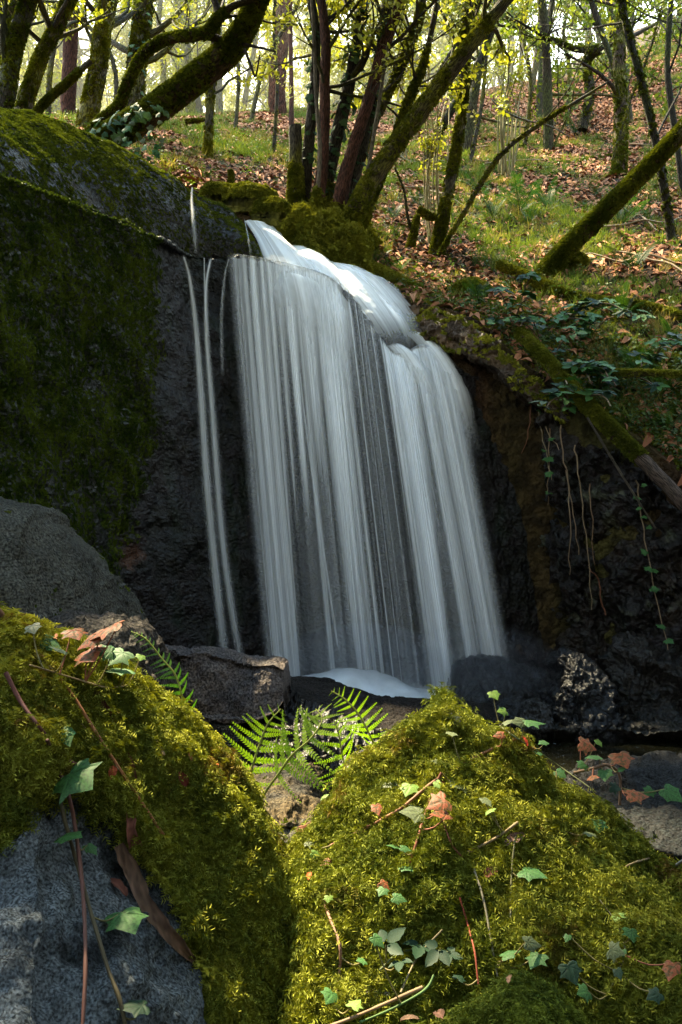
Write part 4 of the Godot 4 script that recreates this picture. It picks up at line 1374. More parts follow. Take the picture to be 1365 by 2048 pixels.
func build_trees() -> void:
	var left := "trees behind the rock slab at upper left"
	tree("leaning_tree", "dark mossy trunk in the top left corner, leaning right", [[-12, 330, 7.0, 42], [8, 210, 7.0, 36], [30, 90, 7.0, 34], [62, -10, 7.0, 32]], {"moss": 2500, "bright": 0.25, "bark": BARK_DARK, "skin": MOSS_DIM, "group": left})
	tree("leaning_tree", "second dark mossy trunk from the left edge, thinner, behind the first", [[-40, 260, 7.6, 26], [-5, 130, 7.6, 24], [20, 40, 7.6, 22], [45, -20, 7.6, 20]], {"moss": 1200, "bright": 0.25, "bark": BARK_DARK, "skin": MOSS_DIM, "group": left})
	tree("mossy_tree", "mossy trunk leaning right beside the dark corner trunks", [[30, 300, 7.2, 34], [50, 210, 7.2, 30], [80, 120, 7.2, 28], [118, 45, 7.2, 26], [142, -10, 7.2, 26]], {"moss": 2500, "bright": 0.5, "group": left})
	tree("pine_tree", "straight reddish pine trunk among mossy trees at upper left", [[132, 330, 9.0, 36], [136, 240, 9.0, 31], [141, 100, 9.0, 29], [144, -20, 9.0, 28]], {"bark": BARK_RED, "mossy": false, "mat": "pine_bark", "limbs": 2, "first": 0.75, "group": left, "more": 6.0})
	tree("mossy_tree", "bright mossy trunk right of the red pine, curving up", [[158, 330, 7.8, 44], [172, 250, 7.8, 40], [196, 140, 7.8, 34], [206, 60, 7.8, 32], [222, -20, 7.8, 32]], {"moss": 3500, "bright": 0.75, "group": left})
	tree("mossy_tree", "thick mossy trunk behind the arched branch", [[258, 330, 8.2, 44], [264, 230, 8.2, 40], [277, 110, 8.2, 38], [285, 40, 8.2, 36], [288, -20, 8.2, 34]], {"moss": 3500, "bright": 0.7, "group": left, "ivy": 60})
	tree("snag", "broken mossy snag slanting up to a blunt end at upper left", [[55, 250, 7.0, 12], [90, 205, 7.0, 14], [130, 170, 7.0, 13], [160, 142, 7.0, 12], [182, 122, 7.0, 11]], {"more": 0.0, "limbs": 0, "moss": 1800, "bright": 0.45, "category": "dead tree"})
	# the great leaning trunk and its arched branch
	var t := tree("leaning_tree", "huge mossy trunk leaning up from the slab, dark underside, ivy at its foot", [[190, 300, 6.1, 52], [225, 272, 6.1, 56], [300, 226, 6.1, 54], [395, 155, 6.1, 54], [455, 105, 6.1, 50], [488, 60, 6.1, 44], [512, 10, 6.1, 40], [535, -50, 6.1, 36]], {"moss": 7000, "bright": 0.42, "bark": Color(0.06, 0.04, 0.025), "skin": Color(0.10, 0.075, 0.025), "limbs": 4, "first": 0.6, "tuft": 1.7, "moss_to": 0.8})
	climb(t, px_line([[205, 285, 6.05, 70], [250, 265, 6.05, 80], [310, 235, 6.02, 60]], 5), 90, 0.05)
	var br := Acc.new()
	for e in [[[468, 88, 6.1, 18], [430, 76, 6.05, 16], [410, 70, 6.02, 20]], [[470, 86, 6.1, 9], [505, 92, 6.0, 6], [552, 103, 5.9, 3]], [[490, 98, 5.9, 6], [505, 140, 5.85, 5], [512, 152, 5.85, 4], [520, 110, 5.8, 3]]]:
		tube(br, px_line(e, 4), 7, Color(0.07, 0.045, 0.03), 0.2)
	wpart(t, "branch", br.mesh(), M.bark)
	t = tree("arched_branch", "curved mossy branch arching over left of the huge leaning trunk", [[170, 275, 6.3, 14], [200, 243, 6.3, 18], [238, 212, 6.25, 20], [252, 175, 6.2, 19], [285, 112, 6.15, 20], [335, 78, 6.1, 20], [408, 68, 6.0, 21], [432, 42, 6.0, 20], [462, 15, 6.0, 15], [515, -5, 6.0, 12]], {"more": 0.6, "limbs": 2, "first": 0.6, "moss": 3000, "bright": 0.4, "bark": Color(0.08, 0.05, 0.03), "skin": Color(0.11, 0.09, 0.03), "category": "branch"})
	br = Acc.new()
	tube(br, px_line([[430, 42, 6.0, 16], [436, 22, 6.0, 15], [424, -10, 6.0, 12]], 4), 8, Color(0.07, 0.05, 0.03), 0.2)
	wpart(t, "branch", br.mesh(), M.bark)
	tree("mossy_tree", "slim mossy trunk rising from the litter right of the huge leaning trunk", [[414, 325, 7.6, 22], [416, 296, 7.6, 18], [422, 190, 7.6, 17], [432, 80, 7.6, 16], [436, -20, 7.6, 15]], {"moss": 1500, "bright": 0.7})
	tree("bare_tree", "pale grey trunk far behind the arched branch", [[383, 270, 11.0, 24], [382, 240, 11.0, 21], [374, 120, 11.0, 19], [362, -10, 11.0, 18]], {"moss": 300, "bright": 0.7})
	tree("bare_tree", "slender trunk before the bright sky gap, right of the slim mossy one", [[440, 260, 12.0, 16], [438, 150, 12.0, 15], [436, -20, 12.0, 14]], {"limbs": 4, "moss": 0})
	tree("pine_tree", "thick red-brown pine trunk at the top of the litter slope", [[552, 262, 11.0, 42], [555, 230, 11.0, 36], [556, 150, 11.0, 35], [563, 60, 11.0, 33], [572, -20, 11.0, 32]], {"bark": BARK_RED, "mossy": false, "mat": "pine_bark", "limbs": 2, "first": 0.75, "more": 6.0})
	tree("thin_tree", "thin straight stem just right of the thick pine", [[583, 262, 9.6, 11], [583, 150, 9.6, 9], [580, -20, 9.6, 8]], {"limbs": 3, "bark": BARK_RED, "mossy": false})
	# the coppice in the middle: one clump of stems
	t = thing("coppiced_tree", "clump of many mossy and red-brown stems fanning out above the fall", "tree", P(655, 505, 5.85))
	var stems := [
		[[[588, 470, 5.85, 40], [592, 430, 5.85, 36], [592, 340, 5.85, 27], [590, 252, 5.85, 24]], BARK_GREY, 1, 0, 0.0],
		[[[612, 480, 5.9, 34], [610, 400, 5.9, 26], [618, 290, 5.9, 22], [630, 160, 5.9, 20], [632, 60, 5.9, 18], [618, -20, 5.9, 17]], BARK_GREY, 0, 60, 2.0],
		[[[632, 490, 5.8, 40], [638, 400, 5.8, 26], [648, 290, 5.8, 22], [650, 160, 5.8, 21], [652, 80, 5.8, 20], [640, -20, 5.8, 18]], BARK_RED, 0, 0, 2.0],
		[[[640, 490, 5.95, 34], [655, 360, 5.95, 28], [680, 250, 5.95, 26], [705, 140, 5.95, 24], [722, 40, 5.95, 22], [728, -20, 5.95, 20]], BARK_GREY, 0, 120, 2.4],
		[[[655, 500, 5.8, 42], [678, 410, 5.8, 30], [705, 300, 5.8, 26], [735, 210, 5.8, 24], [770, 90, 5.8, 22], [812, -20, 5.8, 20]], BARK_RED, 0, 0, 2.0],
		[[[665, 505, 5.9, 40], [700, 380, 5.9, 28], [738, 240, 5.9, 22], [758, 120, 5.9, 20], [778, -20, 5.9, 18]], BARK_GREY, 0, 110, 2.4],
		[[[680, 515, 5.75, 60], [705, 440, 5.72, 40], [750, 350, 5.7, 36], [840, 225, 5.65, 33], [930, 105, 5.6, 29], [985, 35, 5.6, 26], [1030, -20, 5.6, 22]], Color(0.09, 0.07, 0.04), 1, 0, 1.5],
		[[[660, 480, 6.0, 26], [722, 300, 6.05, 18], [790, 160, 6.1, 16], [832, 60, 6.1, 15], [850, -20, 6.1, 14]], BARK_GREY, 1, 0, 2.0],
		[[[700, 500, 5.8, 24], [735, 420, 5.8, 18], [772, 330, 5.8, 16], [818, 200, 5.85, 14], [850, 120, 5.9, 12], [880, -20, 5.9, 11]], BARK_GREY, 1, 0, 1.5],
		[[[700, 470, 5.7, 12], [728, 380, 5.68, 9], [748, 270, 5.68, 8], [764, 170, 5.68, 7], [776, 90, 5.68, 6]], Color(0.32, 0.27, 0.18), 0, 0, 0.0],
		[[[625, 470, 5.7, 9], [640, 320, 5.66, 8], [632, 180, 5.66, 8], [628, 60, 5.66, 7], [622, -20, 5.66, 6]], Color(0.34, 0.28, 0.2), 0, 0, 0.0]]
	var sprigs := []
	for s in stems:
		var line := px_line(s[0], 6)
		if s[4] > 0.0:
			var d: Vector3 = (line[line.size() - 1][0] - line[line.size() - 3][0]).normalized()
			var p: Vector3 = line[line.size() - 1][0]
			var r: float = line[line.size() - 1][1]
			for k in 6:
				d = (d + Vector3(rnd(-0.12, 0.12), rnd(0, 0.1), rnd(-0.12, 0.12))).normalized()
				p += d * s[4] / 6.0
				line.append([p, r * (1.0 - 0.8 * (k + 1) / 6.0)])
		var a := Acc.new()
		tube(a, line, 14, s[1], 0.2, MOSS_SKIN if s[2] == 1 else s[1] * 0.65)
		var stem := wpart(t, "stem", a.mesh(), M.bark)
		if s[4] > 0.0:
			for k in 6:
				var b := Acc.new()
				var i := int(rnd(0.45, 0.95) * (line.size() - 1))
				grow(b, line[i][0], Vector3(rnd(-1, 1), rnd(0, 0.9), rnd(-1, 1)), rnd(0.5, 1.2), minf(line[i][1] * 0.4, 0.02), 1, BARK_GREY, MOSS_SKIN, sprigs, 0.45)
				wpart(stem, "limb", b.mesh(), M.bark)
		if s[2] == 1: clothe(stem, line, 2600, 0.7, 1.6, 0.0, 0.7)
		clothe(stem, line, 900, 0.95, 2.4, 0.0, 0.16)
		if s[3] > 0: climb(stem, line, s[3], 0.05, 0.12, 0.75)
	# the shaggy moss at the foot of the clump
	var foot := make_patch([[[560, 440, 6.2], [600, 420, 6.2], [660, 410, 6.2], [720, 430, 6.2], [760, 480, 6.2]], [[550, 470, 5.8], [592, 425, 5.75], [650, 430, 5.7], [705, 445, 5.68], [735, 500, 5.75]], [[555, 490, 5.68], [600, 470, 5.6], [655, 470, 5.55], [705, 480, 5.55], [735, 520, 5.65]], [[560, 520, 5.62], [605, 515, 5.55], [655, 530, 5.5], [700, 545, 5.5], [735, 550, 5.6]]], 60, 40, 0.06, 4.0, 0.5)
	wpart(t, "root_mound", patch_mesh(foot, Vector3(0, -0.3, -0.3), func(_w, _n): return MOSS_SKIN), M.soil)
	var xf := []
	var cols := PackedColorArray()
	for q in sow(foot, 9000):
		xf.append(Transform3D(basis_up((q[1] + Vector3(0, -0.1, 0.2)).normalized(), rnd(0, TAU), rnd(1.5, 3.2)), q[0]))
		cols.append(moss_colour(q[0], 0.95))
	copies(t, "moss", MESH.short_moss, M.moss, xf, cols)
	crown(t, sprigs, 0, 1.0)
	# right of the clump
	tree("mossy_tree", "slender mossy tree with several broken shoots at its base, mid slope", [[874, 512, 6.3, 34], [880, 470, 6.3, 24], [893, 400, 6.3, 22], [915, 290, 6.3, 20], [928, 180, 6.3, 19], [930, 80, 6.3, 18], [938, -20, 6.3, 17]], {"moss": 3000, "bright": 0.55, "first": 0.5})
	tree("leaning_tree", "dark thin trunk leaning right behind the slender mossy tree", [[838, 365, 8.6, 17], [850, 330, 8.6, 16], [892, 240, 8.5, 16], [950, 140, 8.4, 15], [985, 60, 8.4, 14], [1010, -20, 8.4, 13]], {"bark": BARK_DARK, "skin": MOSS_DIM, "moss": 600, "bright": 0.2})
	tree("mossy_tree", "upright mossy brown trunk on the slope at upper right", [[1236, 352, 8.4, 34], [1240, 325, 8.4, 28], [1243, 230, 8.4, 26], [1238, 130, 8.4, 24], [1245, 40, 8.4, 22], [1250, -20, 8.4, 20]], {"moss": 2200, "bright": 0.35, "bark": Color(0.08, 0.05, 0.03), "kind": 1, "leafy": 0.7})
	tree("leaning_tree", "dark trunk slanting left near the right edge", [[1352, 540, 6.4, 20], [1335, 420, 6.4, 18], [1315, 300, 6.4, 16], [1285, 170, 6.4, 15], [1255, 60, 6.4, 14], [1240, -20, 6.4, 13]], {"bark": BARK_DARK, "skin": MOSS_DIM, "moss": 500, "bright": 0.2, "kind": 1})
	tree("leaning_tree", "thin dark stem falling away from the top edge above the upright trunk", [[1232, 150, 9.0, 10], [1215, 95, 9.0, 11], [1195, 40, 9.0, 12], [1178, -20, 9.0, 12]], {"bark": BARK_DARK, "skin": MOSS_DIM, "moss": 0, "kind": 1})
	tree("gnarled_tree", "gnarled tree with crooked mossy boughs at the upper right", [[1165, 260, 10.0, 18], [1180, 190, 10.0, 18], [1175, 120, 10.0, 17], [1215, 95, 9.8, 15], [1160, 100, 9.6, 12], [1110, 82, 9.5, 9], [1070, 62, 9.4, 6]], {"more": 0.5, "moss": 1600, "bright": 0.3, "bark": BARK_DARK, "skin": MOSS_DIM, "limbs": 8, "first": 0.4, "kind": 1, "leafy": 0.3, "lump": 0.4})
	tree("thin_tree", "thin dark tree at the right edge, leafy above", [[1372, 420, 7.5, 14], [1350, 260, 7.5, 13], [1335, 130, 7.5, 12], [1345, -20, 7.5, 11]], {"bark": BARK_DARK, "skin": MOSS_DIM, "kind": 1, "leafy": 0.8, "limbs": 8})
	tree("thin_tree", "crooked thin tree left of the upright trunk at upper right", [[1085, 300, 10.5, 12], [1100, 200, 10.5, 11], [1092, 100, 10.5, 10], [1110, -20, 10.5, 9]], {"kind": 1, "leafy": 0.6, "skin": MOSS_DIM})
	tree("leaning_log", "mossy dead trunk propped at an angle, rising to the right edge", [[1085, 565, 5.85, 46], [1110, 525, 5.85, 40], [1180, 452, 5.8, 37], [1280, 352, 5.75, 34], [1365, 262, 5.7, 32], [1450, 170, 5.65, 28]], {"more": 0.6, "limbs": 0, "moss": 6500, "bright": 0.5, "bark": Color(0.1, 0.06, 0.035), "skin": Color(0.11, 0.10, 0.025), "category": "log"})
	tree("fallen_branch", "long thin mossy branch slanting from the slender tree up to the right", [[880, 505, 6.1, 8], [920, 440, 6.1, 9], [1000, 312, 6.1, 10], [1085, 245, 6.1, 9], [1150, 205, 6.1, 7], [1215, 165, 6.1, 4]], {"more": 0.0, "limbs": 3, "first": 0.6, "leafy": 0.0, "moss": 900, "bright": 0.55, "category": "branch", "tuft": 1.0})
	# hazel shoots: bundles of pale straight rods
	for e in [["pale straight hazel shoots beside the slender mossy tree", 872, 492, 6.4, 9, 26, 300], ["pale hazel rods in mid slope under the far trees", 1012, 345, 8.2, 12, 34, 230], ["hazel rods behind the coppiced clump", 806, 330, 9.0, 8, 30, 220]]:
		var h := thing("hazel_shrub", e[0], "shrub", P(e[1], e[2], e[3]), "hazel shrubs on the slope")
		var sp := []
		for k in e[4]:
			var u: float = e[1] + rnd(-e[5], e[5]) * 0.5
			var line := px_line([[u, e[2] + rnd(-6, 8), e[3], 4.2], [u + rnd(-14, 14), e[2] - e[6] * 0.5, e[3] + rnd(-0.15, 0.15), 3.4], [u + rnd(-48, 48), e[2] - e[6] * rnd(0.8, 1.4), e[3] + rnd(-0.3, 0.3), 1.8]], 5)
			var a := Acc.new()
			tube(a, line, 5, mixc(Color(0.3, 0.24, 0.13), Color(0.14, 0.13, 0.04), rng.randf()))
			wpart(h, "stem", a.mesh(), M.twig)
			for q in 4:
				sp.append([line[int(rnd(0.5, 1.0) * (line.size() - 1))][0], Vector3.UP])
		crown(h, sp, 0, 0.9)
	# thin saplings and poles that criss-cross behind the clump
	for e in [["thin mossy pole leaning right just behind the coppiced clump", [[700, 400, 7.2, 9], [760, 230, 7.2, 8], [815, 90, 7.2, 7], [850, -20, 7.2, 6]]], ["slim pole leaning right between the clump and the slender tree", [[770, 350, 8.0, 9], [850, 190, 8.0, 8], [930, 60, 8.0, 7], [975, -20, 8.0, 6]]], ["upright thin sapling left of the clump's tallest stems", [[545, 330, 8.2, 8], [555, 180, 8.2, 7], [548, 60, 8.2, 6], [552, -20, 8.2, 5]]],
			["bent sapling behind the slim mossy trunk", [[470, 270, 9.4, 8], [478, 150, 9.4, 7], [462, 50, 9.4, 6], [470, -20, 9.4, 5]]], ["leaning sapling crossing behind the two pines", [[500, 255, 10.0, 9], [530, 130, 10.0, 8], [590, 20, 10.0, 7], [610, -20, 10.0, 6]]], ["mossy pole rising behind the slender tree's crown", [[940, 330, 8.8, 9], [965, 200, 8.8, 8], [975, 90, 8.8, 7], [1000, -20, 8.8, 6]]],
			["forked thin tree above the pale hazel rods", [[1050, 290, 9.8, 9], [1062, 170, 9.8, 8], [1048, 70, 9.8, 7], [1060, -20, 9.8, 6]]], ["slim dark pole left of the gnarled tree", [[1130, 260, 10.6, 9], [1140, 150, 10.6, 8], [1128, 60, 10.6, 7], [1150, -20, 10.6, 6]]], ["pale thin stem beside the dark trunk at the right edge", [[1225, 320, 7.0, 5], [1262, 200, 7.0, 4], [1300, 100, 7.0, 4], [1332, -20, 7.0, 3]]], ["thin leaning stem between the left bright trunk and the arched branch", [[228, 255, 8.8, 10], [232, 150, 8.8, 9], [205, 60, 8.8, 8], [190, -20, 8.8, 7]]], ["slim trunk behind the snag at upper left", [[95, 260, 8.6, 12], [100, 150, 8.6, 11], [112, 60, 8.6, 10], [108, -20, 8.6, 9]]], ["far pale trunk between arched branch and huge leaning trunk", [[320, 250, 11.5, 12], [328, 140, 11.5, 11], [318, 40, 11.5, 10], [326, -20, 11.5, 9]]]]:
		tree("sapling", e[0], e[1], {"limbs": 7, "first": 0.3, "leafy": 0.6, "moss": 350, "bright": 0.65, "tuft": 1.1, "more": 1.5, "group": "thin saplings of the wood"})
	# extra slim stems of the slope
	for k in 14:
		var at := on_hill(rnd(780, 1330), rnd(270, 540))
		var t2 := thing("fallen_twig", "thin dry fallen twig lying on the leaf litter of the slope", "twig", at, "twigs on the slope")
		var dir := Vector3(rnd(-1, 1), 0, rnd(-0.5, 0.5)).normalized()
		var raw := []
		for j in 5:
			var q := at + dir * (j - 2) * rnd(0.12, 0.2) + Vector3(0, 0, rnd(-0.04, 0.04))
			q.y = hill(q.x, -q.z) + rnd(0.02, 0.06)
			raw.append([q, rnd(0.004, 0.009)])
		var a := Acc.new()
		tube(a, curve_of(raw, 3), 5, mixc(Color(0.3, 0.22, 0.13), Color(0.12, 0.08, 0.05), rng.randf()))
		wpart(t2, "wood", a.mesh(), M.twig)

func log_thing(called: String, label: String, raw: Array, bark: Color, moss: int, bright: float, cat := "log", tuft := 1.4) -> Node3D:
	for c in raw:      # distance 0: lying on the slope
		if c[2] == 0: c[2] = -on_hill(c[0], c[1]).z - 0.03
	var line := px_line(raw, 6)
	var t := thing(called, label, cat, line[0][0])
	var a := Acc.new()
	tube(a, line, 12, bark, 0.25, mixc(bark, MOSS_SKIN, bright) if moss > 0 else bark * 0.6)
	wpart(t, "wood", a.mesh(), M.bark)
	if moss > 0: clothe(t, line, moss, bright, tuft)
	return t

func build_logs() -> void:
	var brown := Color(0.12, 0.075, 0.045)
	log_thing("mossy_log", "short thick moss-covered log right of the coppiced clump, above the fall", [[712, 528, 5.75, 34], [745, 545, 5.7, 38], [790, 568, 5.62, 40], [835, 592, 5.55, 38]], brown, 6000, 0.8)
	log_thing("fallen_branch", "pale fallen branch lying on leaf litter behind the clump", [[712, 462, 0, 8], [750, 466, 0, 8], [800, 480, 0, 7]], Color(0.34, 0.24, 0.12), 200, 0.5, "branch")
	log_thing("mossy_log", "long mossy root-like log crossing the slope at right", [[1000, 530, 5.75, 14], [1060, 556, 5.6, 20], [1130, 590, 5.45, 24], [1200, 606, 5.35, 26], [1290, 618, 5.25, 26], [1390, 645, 5.15, 24]], brown, 6000, 0.6)
	log_thing("fallen_branch", "thin straight mossy branch lying level near the right edge", [[1120, 738, 4.55, 9], [1200, 744, 4.5, 11], [1280, 746, 4.45, 12], [1390, 750, 4.4, 12]], brown, 2200, 0.6, "branch", 1.0)
	var t := log_thing("mossy_log", "mossy log sloping down over the right cliff, bare bark at its lower end", [[1040, 665, 4.75, 22], [1090, 715, 4.6, 24], [1150, 785, 4.45, 28], [1215, 850, 4.32, 30], [1280, 915, 4.2, 29], [1340, 975, 4.1, 28], [1400, 1045, 4.0, 27]], Color(0.16, 0.11, 0.085), 0, 0.5)
	clothe(t, px_line([[1040, 665, 4.75, 22], [1090, 715, 4.6, 24], [1150, 785, 4.45, 28], [1215, 850, 4.32, 30], [1280, 915, 4.2, 29]], 6), 7000, 0.5, 1.2)
	log_thing("dead_twig", "straight thin dead twig hanging down the right cliff face", [[1175, 835, 4.25, 4], [1235, 935, 4.2, 5], [1312, 1057, 4.15, 3]], Color(0.3, 0.25, 0.18), 0, 0.0, "twig")
	log_thing("dead_branch", "bare white crooked twig on the slope below the hazel rods", [[985, 200, 7.0, 3], [1008, 222, 7.0, 4], [1050, 240, 7.0, 4], [1100, 252, 7.0, 3], [1140, 275, 7.0, 2]], Color(0.45, 0.4, 0.32), 0, 0.0, "branch")
	log_thing("dead_branch", "thin curved dead stem standing right of the clump", [[828, 480, 6.2, 6], [815, 430, 6.2, 6], [808, 380, 6.2, 5], [790, 335, 6.2, 3]], Color(0.08, 0.06, 0.035), 100, 0.4, "branch", 0.8)
	log_thing("stump", "small mossy broken stump at the foot of the slender tree", [[822, 492, 6.2, 16], [828, 465, 6.2, 13], [836, 432, 6.2, 9]], brown, 500, 0.6, "stump")
	log_thing("fallen_branch", "short mossy broken branch propped beside the slender tree", [[838, 420, 6.3, 13], [850, 428, 6.3, 14], [868, 436, 6.3, 12]], brown, 500, 0.75, "branch")
	log_thing("fallen_branch", "mossy fallen branch on the grass above the clump's left side", [[372, 245, 8.0, 9], [392, 242, 8.0, 8], [415, 240, 8.0, 6]], brown, 300, 0.7, "branch")
	log_thing("stump", "tiny mossy post sticking out of the leaf litter left of the clump", [[463, 378, 6.7, 9], [463, 355, 6.7, 9], [462, 342, 6.7, 7]], brown, 250, 0.8, "stump")
	log_thing("fallen_branch", "mossy branch lying across the upper right slope by the upright trunk", [[1110, 330, 0, 9], [1150, 326, 0, 11], [1190, 318, 0, 10], [1228, 312, 0, 7]], brown, 900, 0.4, "branch")
	# moss cushions along the brink left of the clump
	var n := 0
	for e in [[440, 392, 5.9, 30, "leftmost moss cushion on the brink, next to the dark slab"], [500, 402, 5.9, 42, "domed moss cushion at the head of the waterfall"], [545, 425, 5.8, 30, "moss cushion between the waterfall head and the clump"], [935, 590, 5.2, 34, "moss cushion on the bank above the overhanging slab"], [1140, 535, 5.75, 26, "moss knob at the foot of the propped dead trunk"]]:
		var rows := []
		var r: float = e[3] / F * e[2]
		var c := on_hill(e[0], e[1]) if n > 2 else P(e[0], e[1], e[2])
		r = e[3] / F * -c.z
		for j in 7:
			var row := []
			for k in 13:
				var an := TAU * k / 12.0
				var h := PI * 0.5 * j / 6.0
				row.append(c + Vector3(cos(an) * sin(h + 0.02) * r * 1.5, cos(h) * r - r * 0.25, sin(an) * sin(h + 0.02) * r * 1.2))
			rows.append(row)
		var p := make_patch(rows, 36, 14, r * 0.25, 1.2 / r * 0.5, 0.5)
		var o := thing("moss_cushion", e[4], "moss", c, "moss cushions on the bank")
		wpart(o, "mound", patch_mesh(p, Vector3(0, -0.1, 0), func(_w, _n): return MOSS_SKIN), M.soil)
		var xf := []
		var cols := PackedColorArray()
		for q in sow(p, 2500):
			xf.append(Transform3D(basis_up((q[1] + Vector3(0, 0.2, 0)).normalized(), rnd(0, TAU), rnd(1.0, 1.9)), q[0]))
			cols.append(moss_colour(q[0], 0.9 if n < 3 else 0.55))
		copies(o, "moss", MESH.short_moss, M.moss, xf, cols)
		n += 1

# ---- the wood beyond, and the wood behind the photographer that keeps the gorge in shade
func far_tree(x: float, d: float, h: float, r: float, label: String, group: String, o := {}) -> void:
	var y: float = o.get("y", hill(x, d) - 0.1)
	var p := Vector3(x, y, -d)
	var t := thing(o.get("name", "woodland_tree"), label, "tree", p, group)
	var line := []
	var dir := Vector3(rnd(-0.16, 0.16), 1, rnd(-0.1, 0.1)).normalized()
	for k in 9:
		line.append([p, r * (1.15 - 0.1 * k)])
		dir = (dir + Vector3(rnd(-0.09, 0.09), 0.06, rnd(-0.09, 0.09))).normalized()
		p += dir * h / 8.0
	var a := Acc.new()
	tube(a, curve_of(line, 3), 9, mixc(Color(0.10, 0.075, 0.045), BARK_DARK, rng.randf()), 0.2, mixc(MOSS_SKIN, MOSS_DIM, o.get("dim", 0.2)))
	wpart(t, "trunk", a.mesh(), M.bark)
	a = Acc.new()
	var sprigs := []
	for k in int(o.get("limbs", 9)):
		var i := int(rnd(o.get("first", 0.25), 1.0) * 8)
		grow(a, line[i][0], Vector3(rnd(-1, 1), rnd(-0.1, 0.7), rnd(-1, 1)), rnd(0.8, 1.7) * o.get("reach", 1.0), r * 0.35, 1, BARK_GREY, MOSS_SKIN, sprigs, o.get("leafy", 0.8))
	wpart(t, "limbs", a.mesh(), M.bark, "stuff")
	crown(t, sprigs, o.get("kind", 0), o.get("leaf", 1.4))

func build_far_wood() -> void:
	var g := "trees of the bright wood beyond the slope"
	for k in 40:
		var d := 12.0 + k * 0.36 + rnd(-0.3, 0.3)
		var u := fmod(k * 377.0 + 60.0, 1050.0) - 40.0
		var x := (u - 682.5) / F * d
		far_tree(x, d, rnd(3.6, 5.4), rnd(0.035, 0.08), "slender yellow-green tree of the sunlit wood, " + ("behind the dark corner trunks" if u < 120 else ("behind the bright mossy trunks and arched branch" if u < 330 else ("in the bright gap around the thick pine" if u < 580 else ("behind the coppiced clump" if u < 760 else "behind the big leaning mossy stem")))), g, {"leafy": 1.0, "limbs": 26, "first": 0.02, "leaf": 1.6})
	g = "trees of the shaded wood at upper right"
	for k in 20:
		var d := 9.5 + k * 0.45 + rnd(-0.3, 0.3)
		var u := 930.0 + fmod(k * 167.0, 520.0)
		var x := (u - 682.5) / F * d
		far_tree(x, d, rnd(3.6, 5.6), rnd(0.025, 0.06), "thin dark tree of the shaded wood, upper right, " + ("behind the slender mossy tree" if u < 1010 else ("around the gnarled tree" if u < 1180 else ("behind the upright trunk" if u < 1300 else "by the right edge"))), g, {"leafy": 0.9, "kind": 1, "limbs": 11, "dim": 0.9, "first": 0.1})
	# high canopy over the right bank and behind the camera, out of frame: what shades the gorge
	g = "trees around the photographer"
	var spots := [[4.4, 2.2], [5.2, 4.4], [6.8, 6.5], [3.4, 0.0], [4.8, -1.8], [2.2, -2.6], [0.2, -3.2], [-1.8, -2.8], [-3.6, -1.2], [-4.2, 1.4], [-4.4, 3.6], [1.2, -4.6], [-1.0, -4.8], [3.4, -4.4], [-3.4, -4.0]]
	for s in spots:
		far_tree(s[0], s[1], 6.5, 0.13, "leafy tree standing around the photographer on the gorge bank", g, {"y": bed(s[0], s[1]) - 0.1 if s[1] < 4.0 else hill(s[0], s[1]) - 0.1, "leafy": 1.0, "limbs": 30, "first": 0.25, "leaf": 3.2, "reach": 1.7, "kind": 1, "name": "bank_tree"})

	# boughs added out of view over the stream to shade moss and stones
	for s in [[3.3, 1.6, -1.7, 4.25, 6.1, 0.42, "added right bank shade tree whose long bough reaches across the stream, out of frame above"], [3.4, 2.6, -0.8, 4.2, 6.2, 0.85, "added right bank shade tree with a bough over the waterfall pool, out of frame above"], [3.5, 3.6, 0.1, 4.0, 6.2, 0.8, "added right bank shade tree with a short bough over the pool, out of frame above"], [3.8, 5.0, -1.2, 5.4, 6.6, 0.7, "added right bank shade tree with its bough above the fall's right shoulder, out of frame"],
		[3.3, 2.2, -1.05, 3.65, 5.0, 0.5, "added right bank shade tree with a low bough over the stream, out of frame above"], [3.7, 4.4, -1.4, 6.25, 6.3, 0.6, "added right bank shade tree with a low bough before the right cliff, out of frame above"],
		[3.1, 1.0, -1.4, 3.5, 5.0, 0.4, "added right bank shade tree with a drooping bough over the stream, out of frame above"], [3.1, 0.4, -0.6, 3.3, 5.1, 0.5, "added right bank shade tree with a spreading bough near the pool, out of frame above"],
		[-3.6, 2.0, -3.7, 4.2, 6.2, 0.6, "added left bank shade tree with its crown above the left cliff, out of frame"], [3.2, -0.6, 0.8, 1.6, 5.2, 1.2, "added right bank shade tree arching over the photographer's right, out of frame"], [2.6, -1.8, -0.5, 0.4, 5.0, 1.2, "added shade tree behind the photographer arching overhead, out of frame"]]:
		var at := Vector3(s[0], bed(s[0], s[1]) - 0.1, -s[1])
		var top := Vector3(s[2], s[4], -s[3])
		var t := thing("added_shade_tree", s[6], "tree", at, g)
		var line := curve_of([[at, 0.14], [at.lerp(top, 0.3) + Vector3(0, 1.4, 0), 0.11], [at.lerp(top, 0.7) + Vector3(0, 1.0, 0), 0.08], [top, 0.04]], 6)
		var a := Acc.new()
		tube(a, line, 9, BARK_GREY, 0.2, MOSS_DIM)
		wpart(t, "trunk", a.mesh(), M.bark)
		a = Acc.new()
		var sprigs := []
		for k in 34:
			var i := int(rnd(0.85, 1.0) * (line.size() - 1))
			grow(a, line[i][0], Vector3(rnd(-1, 1), rnd(0.1, 0.6), rnd(-1, 1)), s[5] * rnd(0.6, 1.2), 0.02, 1, BARK_GREY, MOSS_DIM, sprigs, 1.0)
		wpart(t, "limbs", a.mesh(), M.bark, "stuff")
		crown(t, sprigs, 1, 4.0)

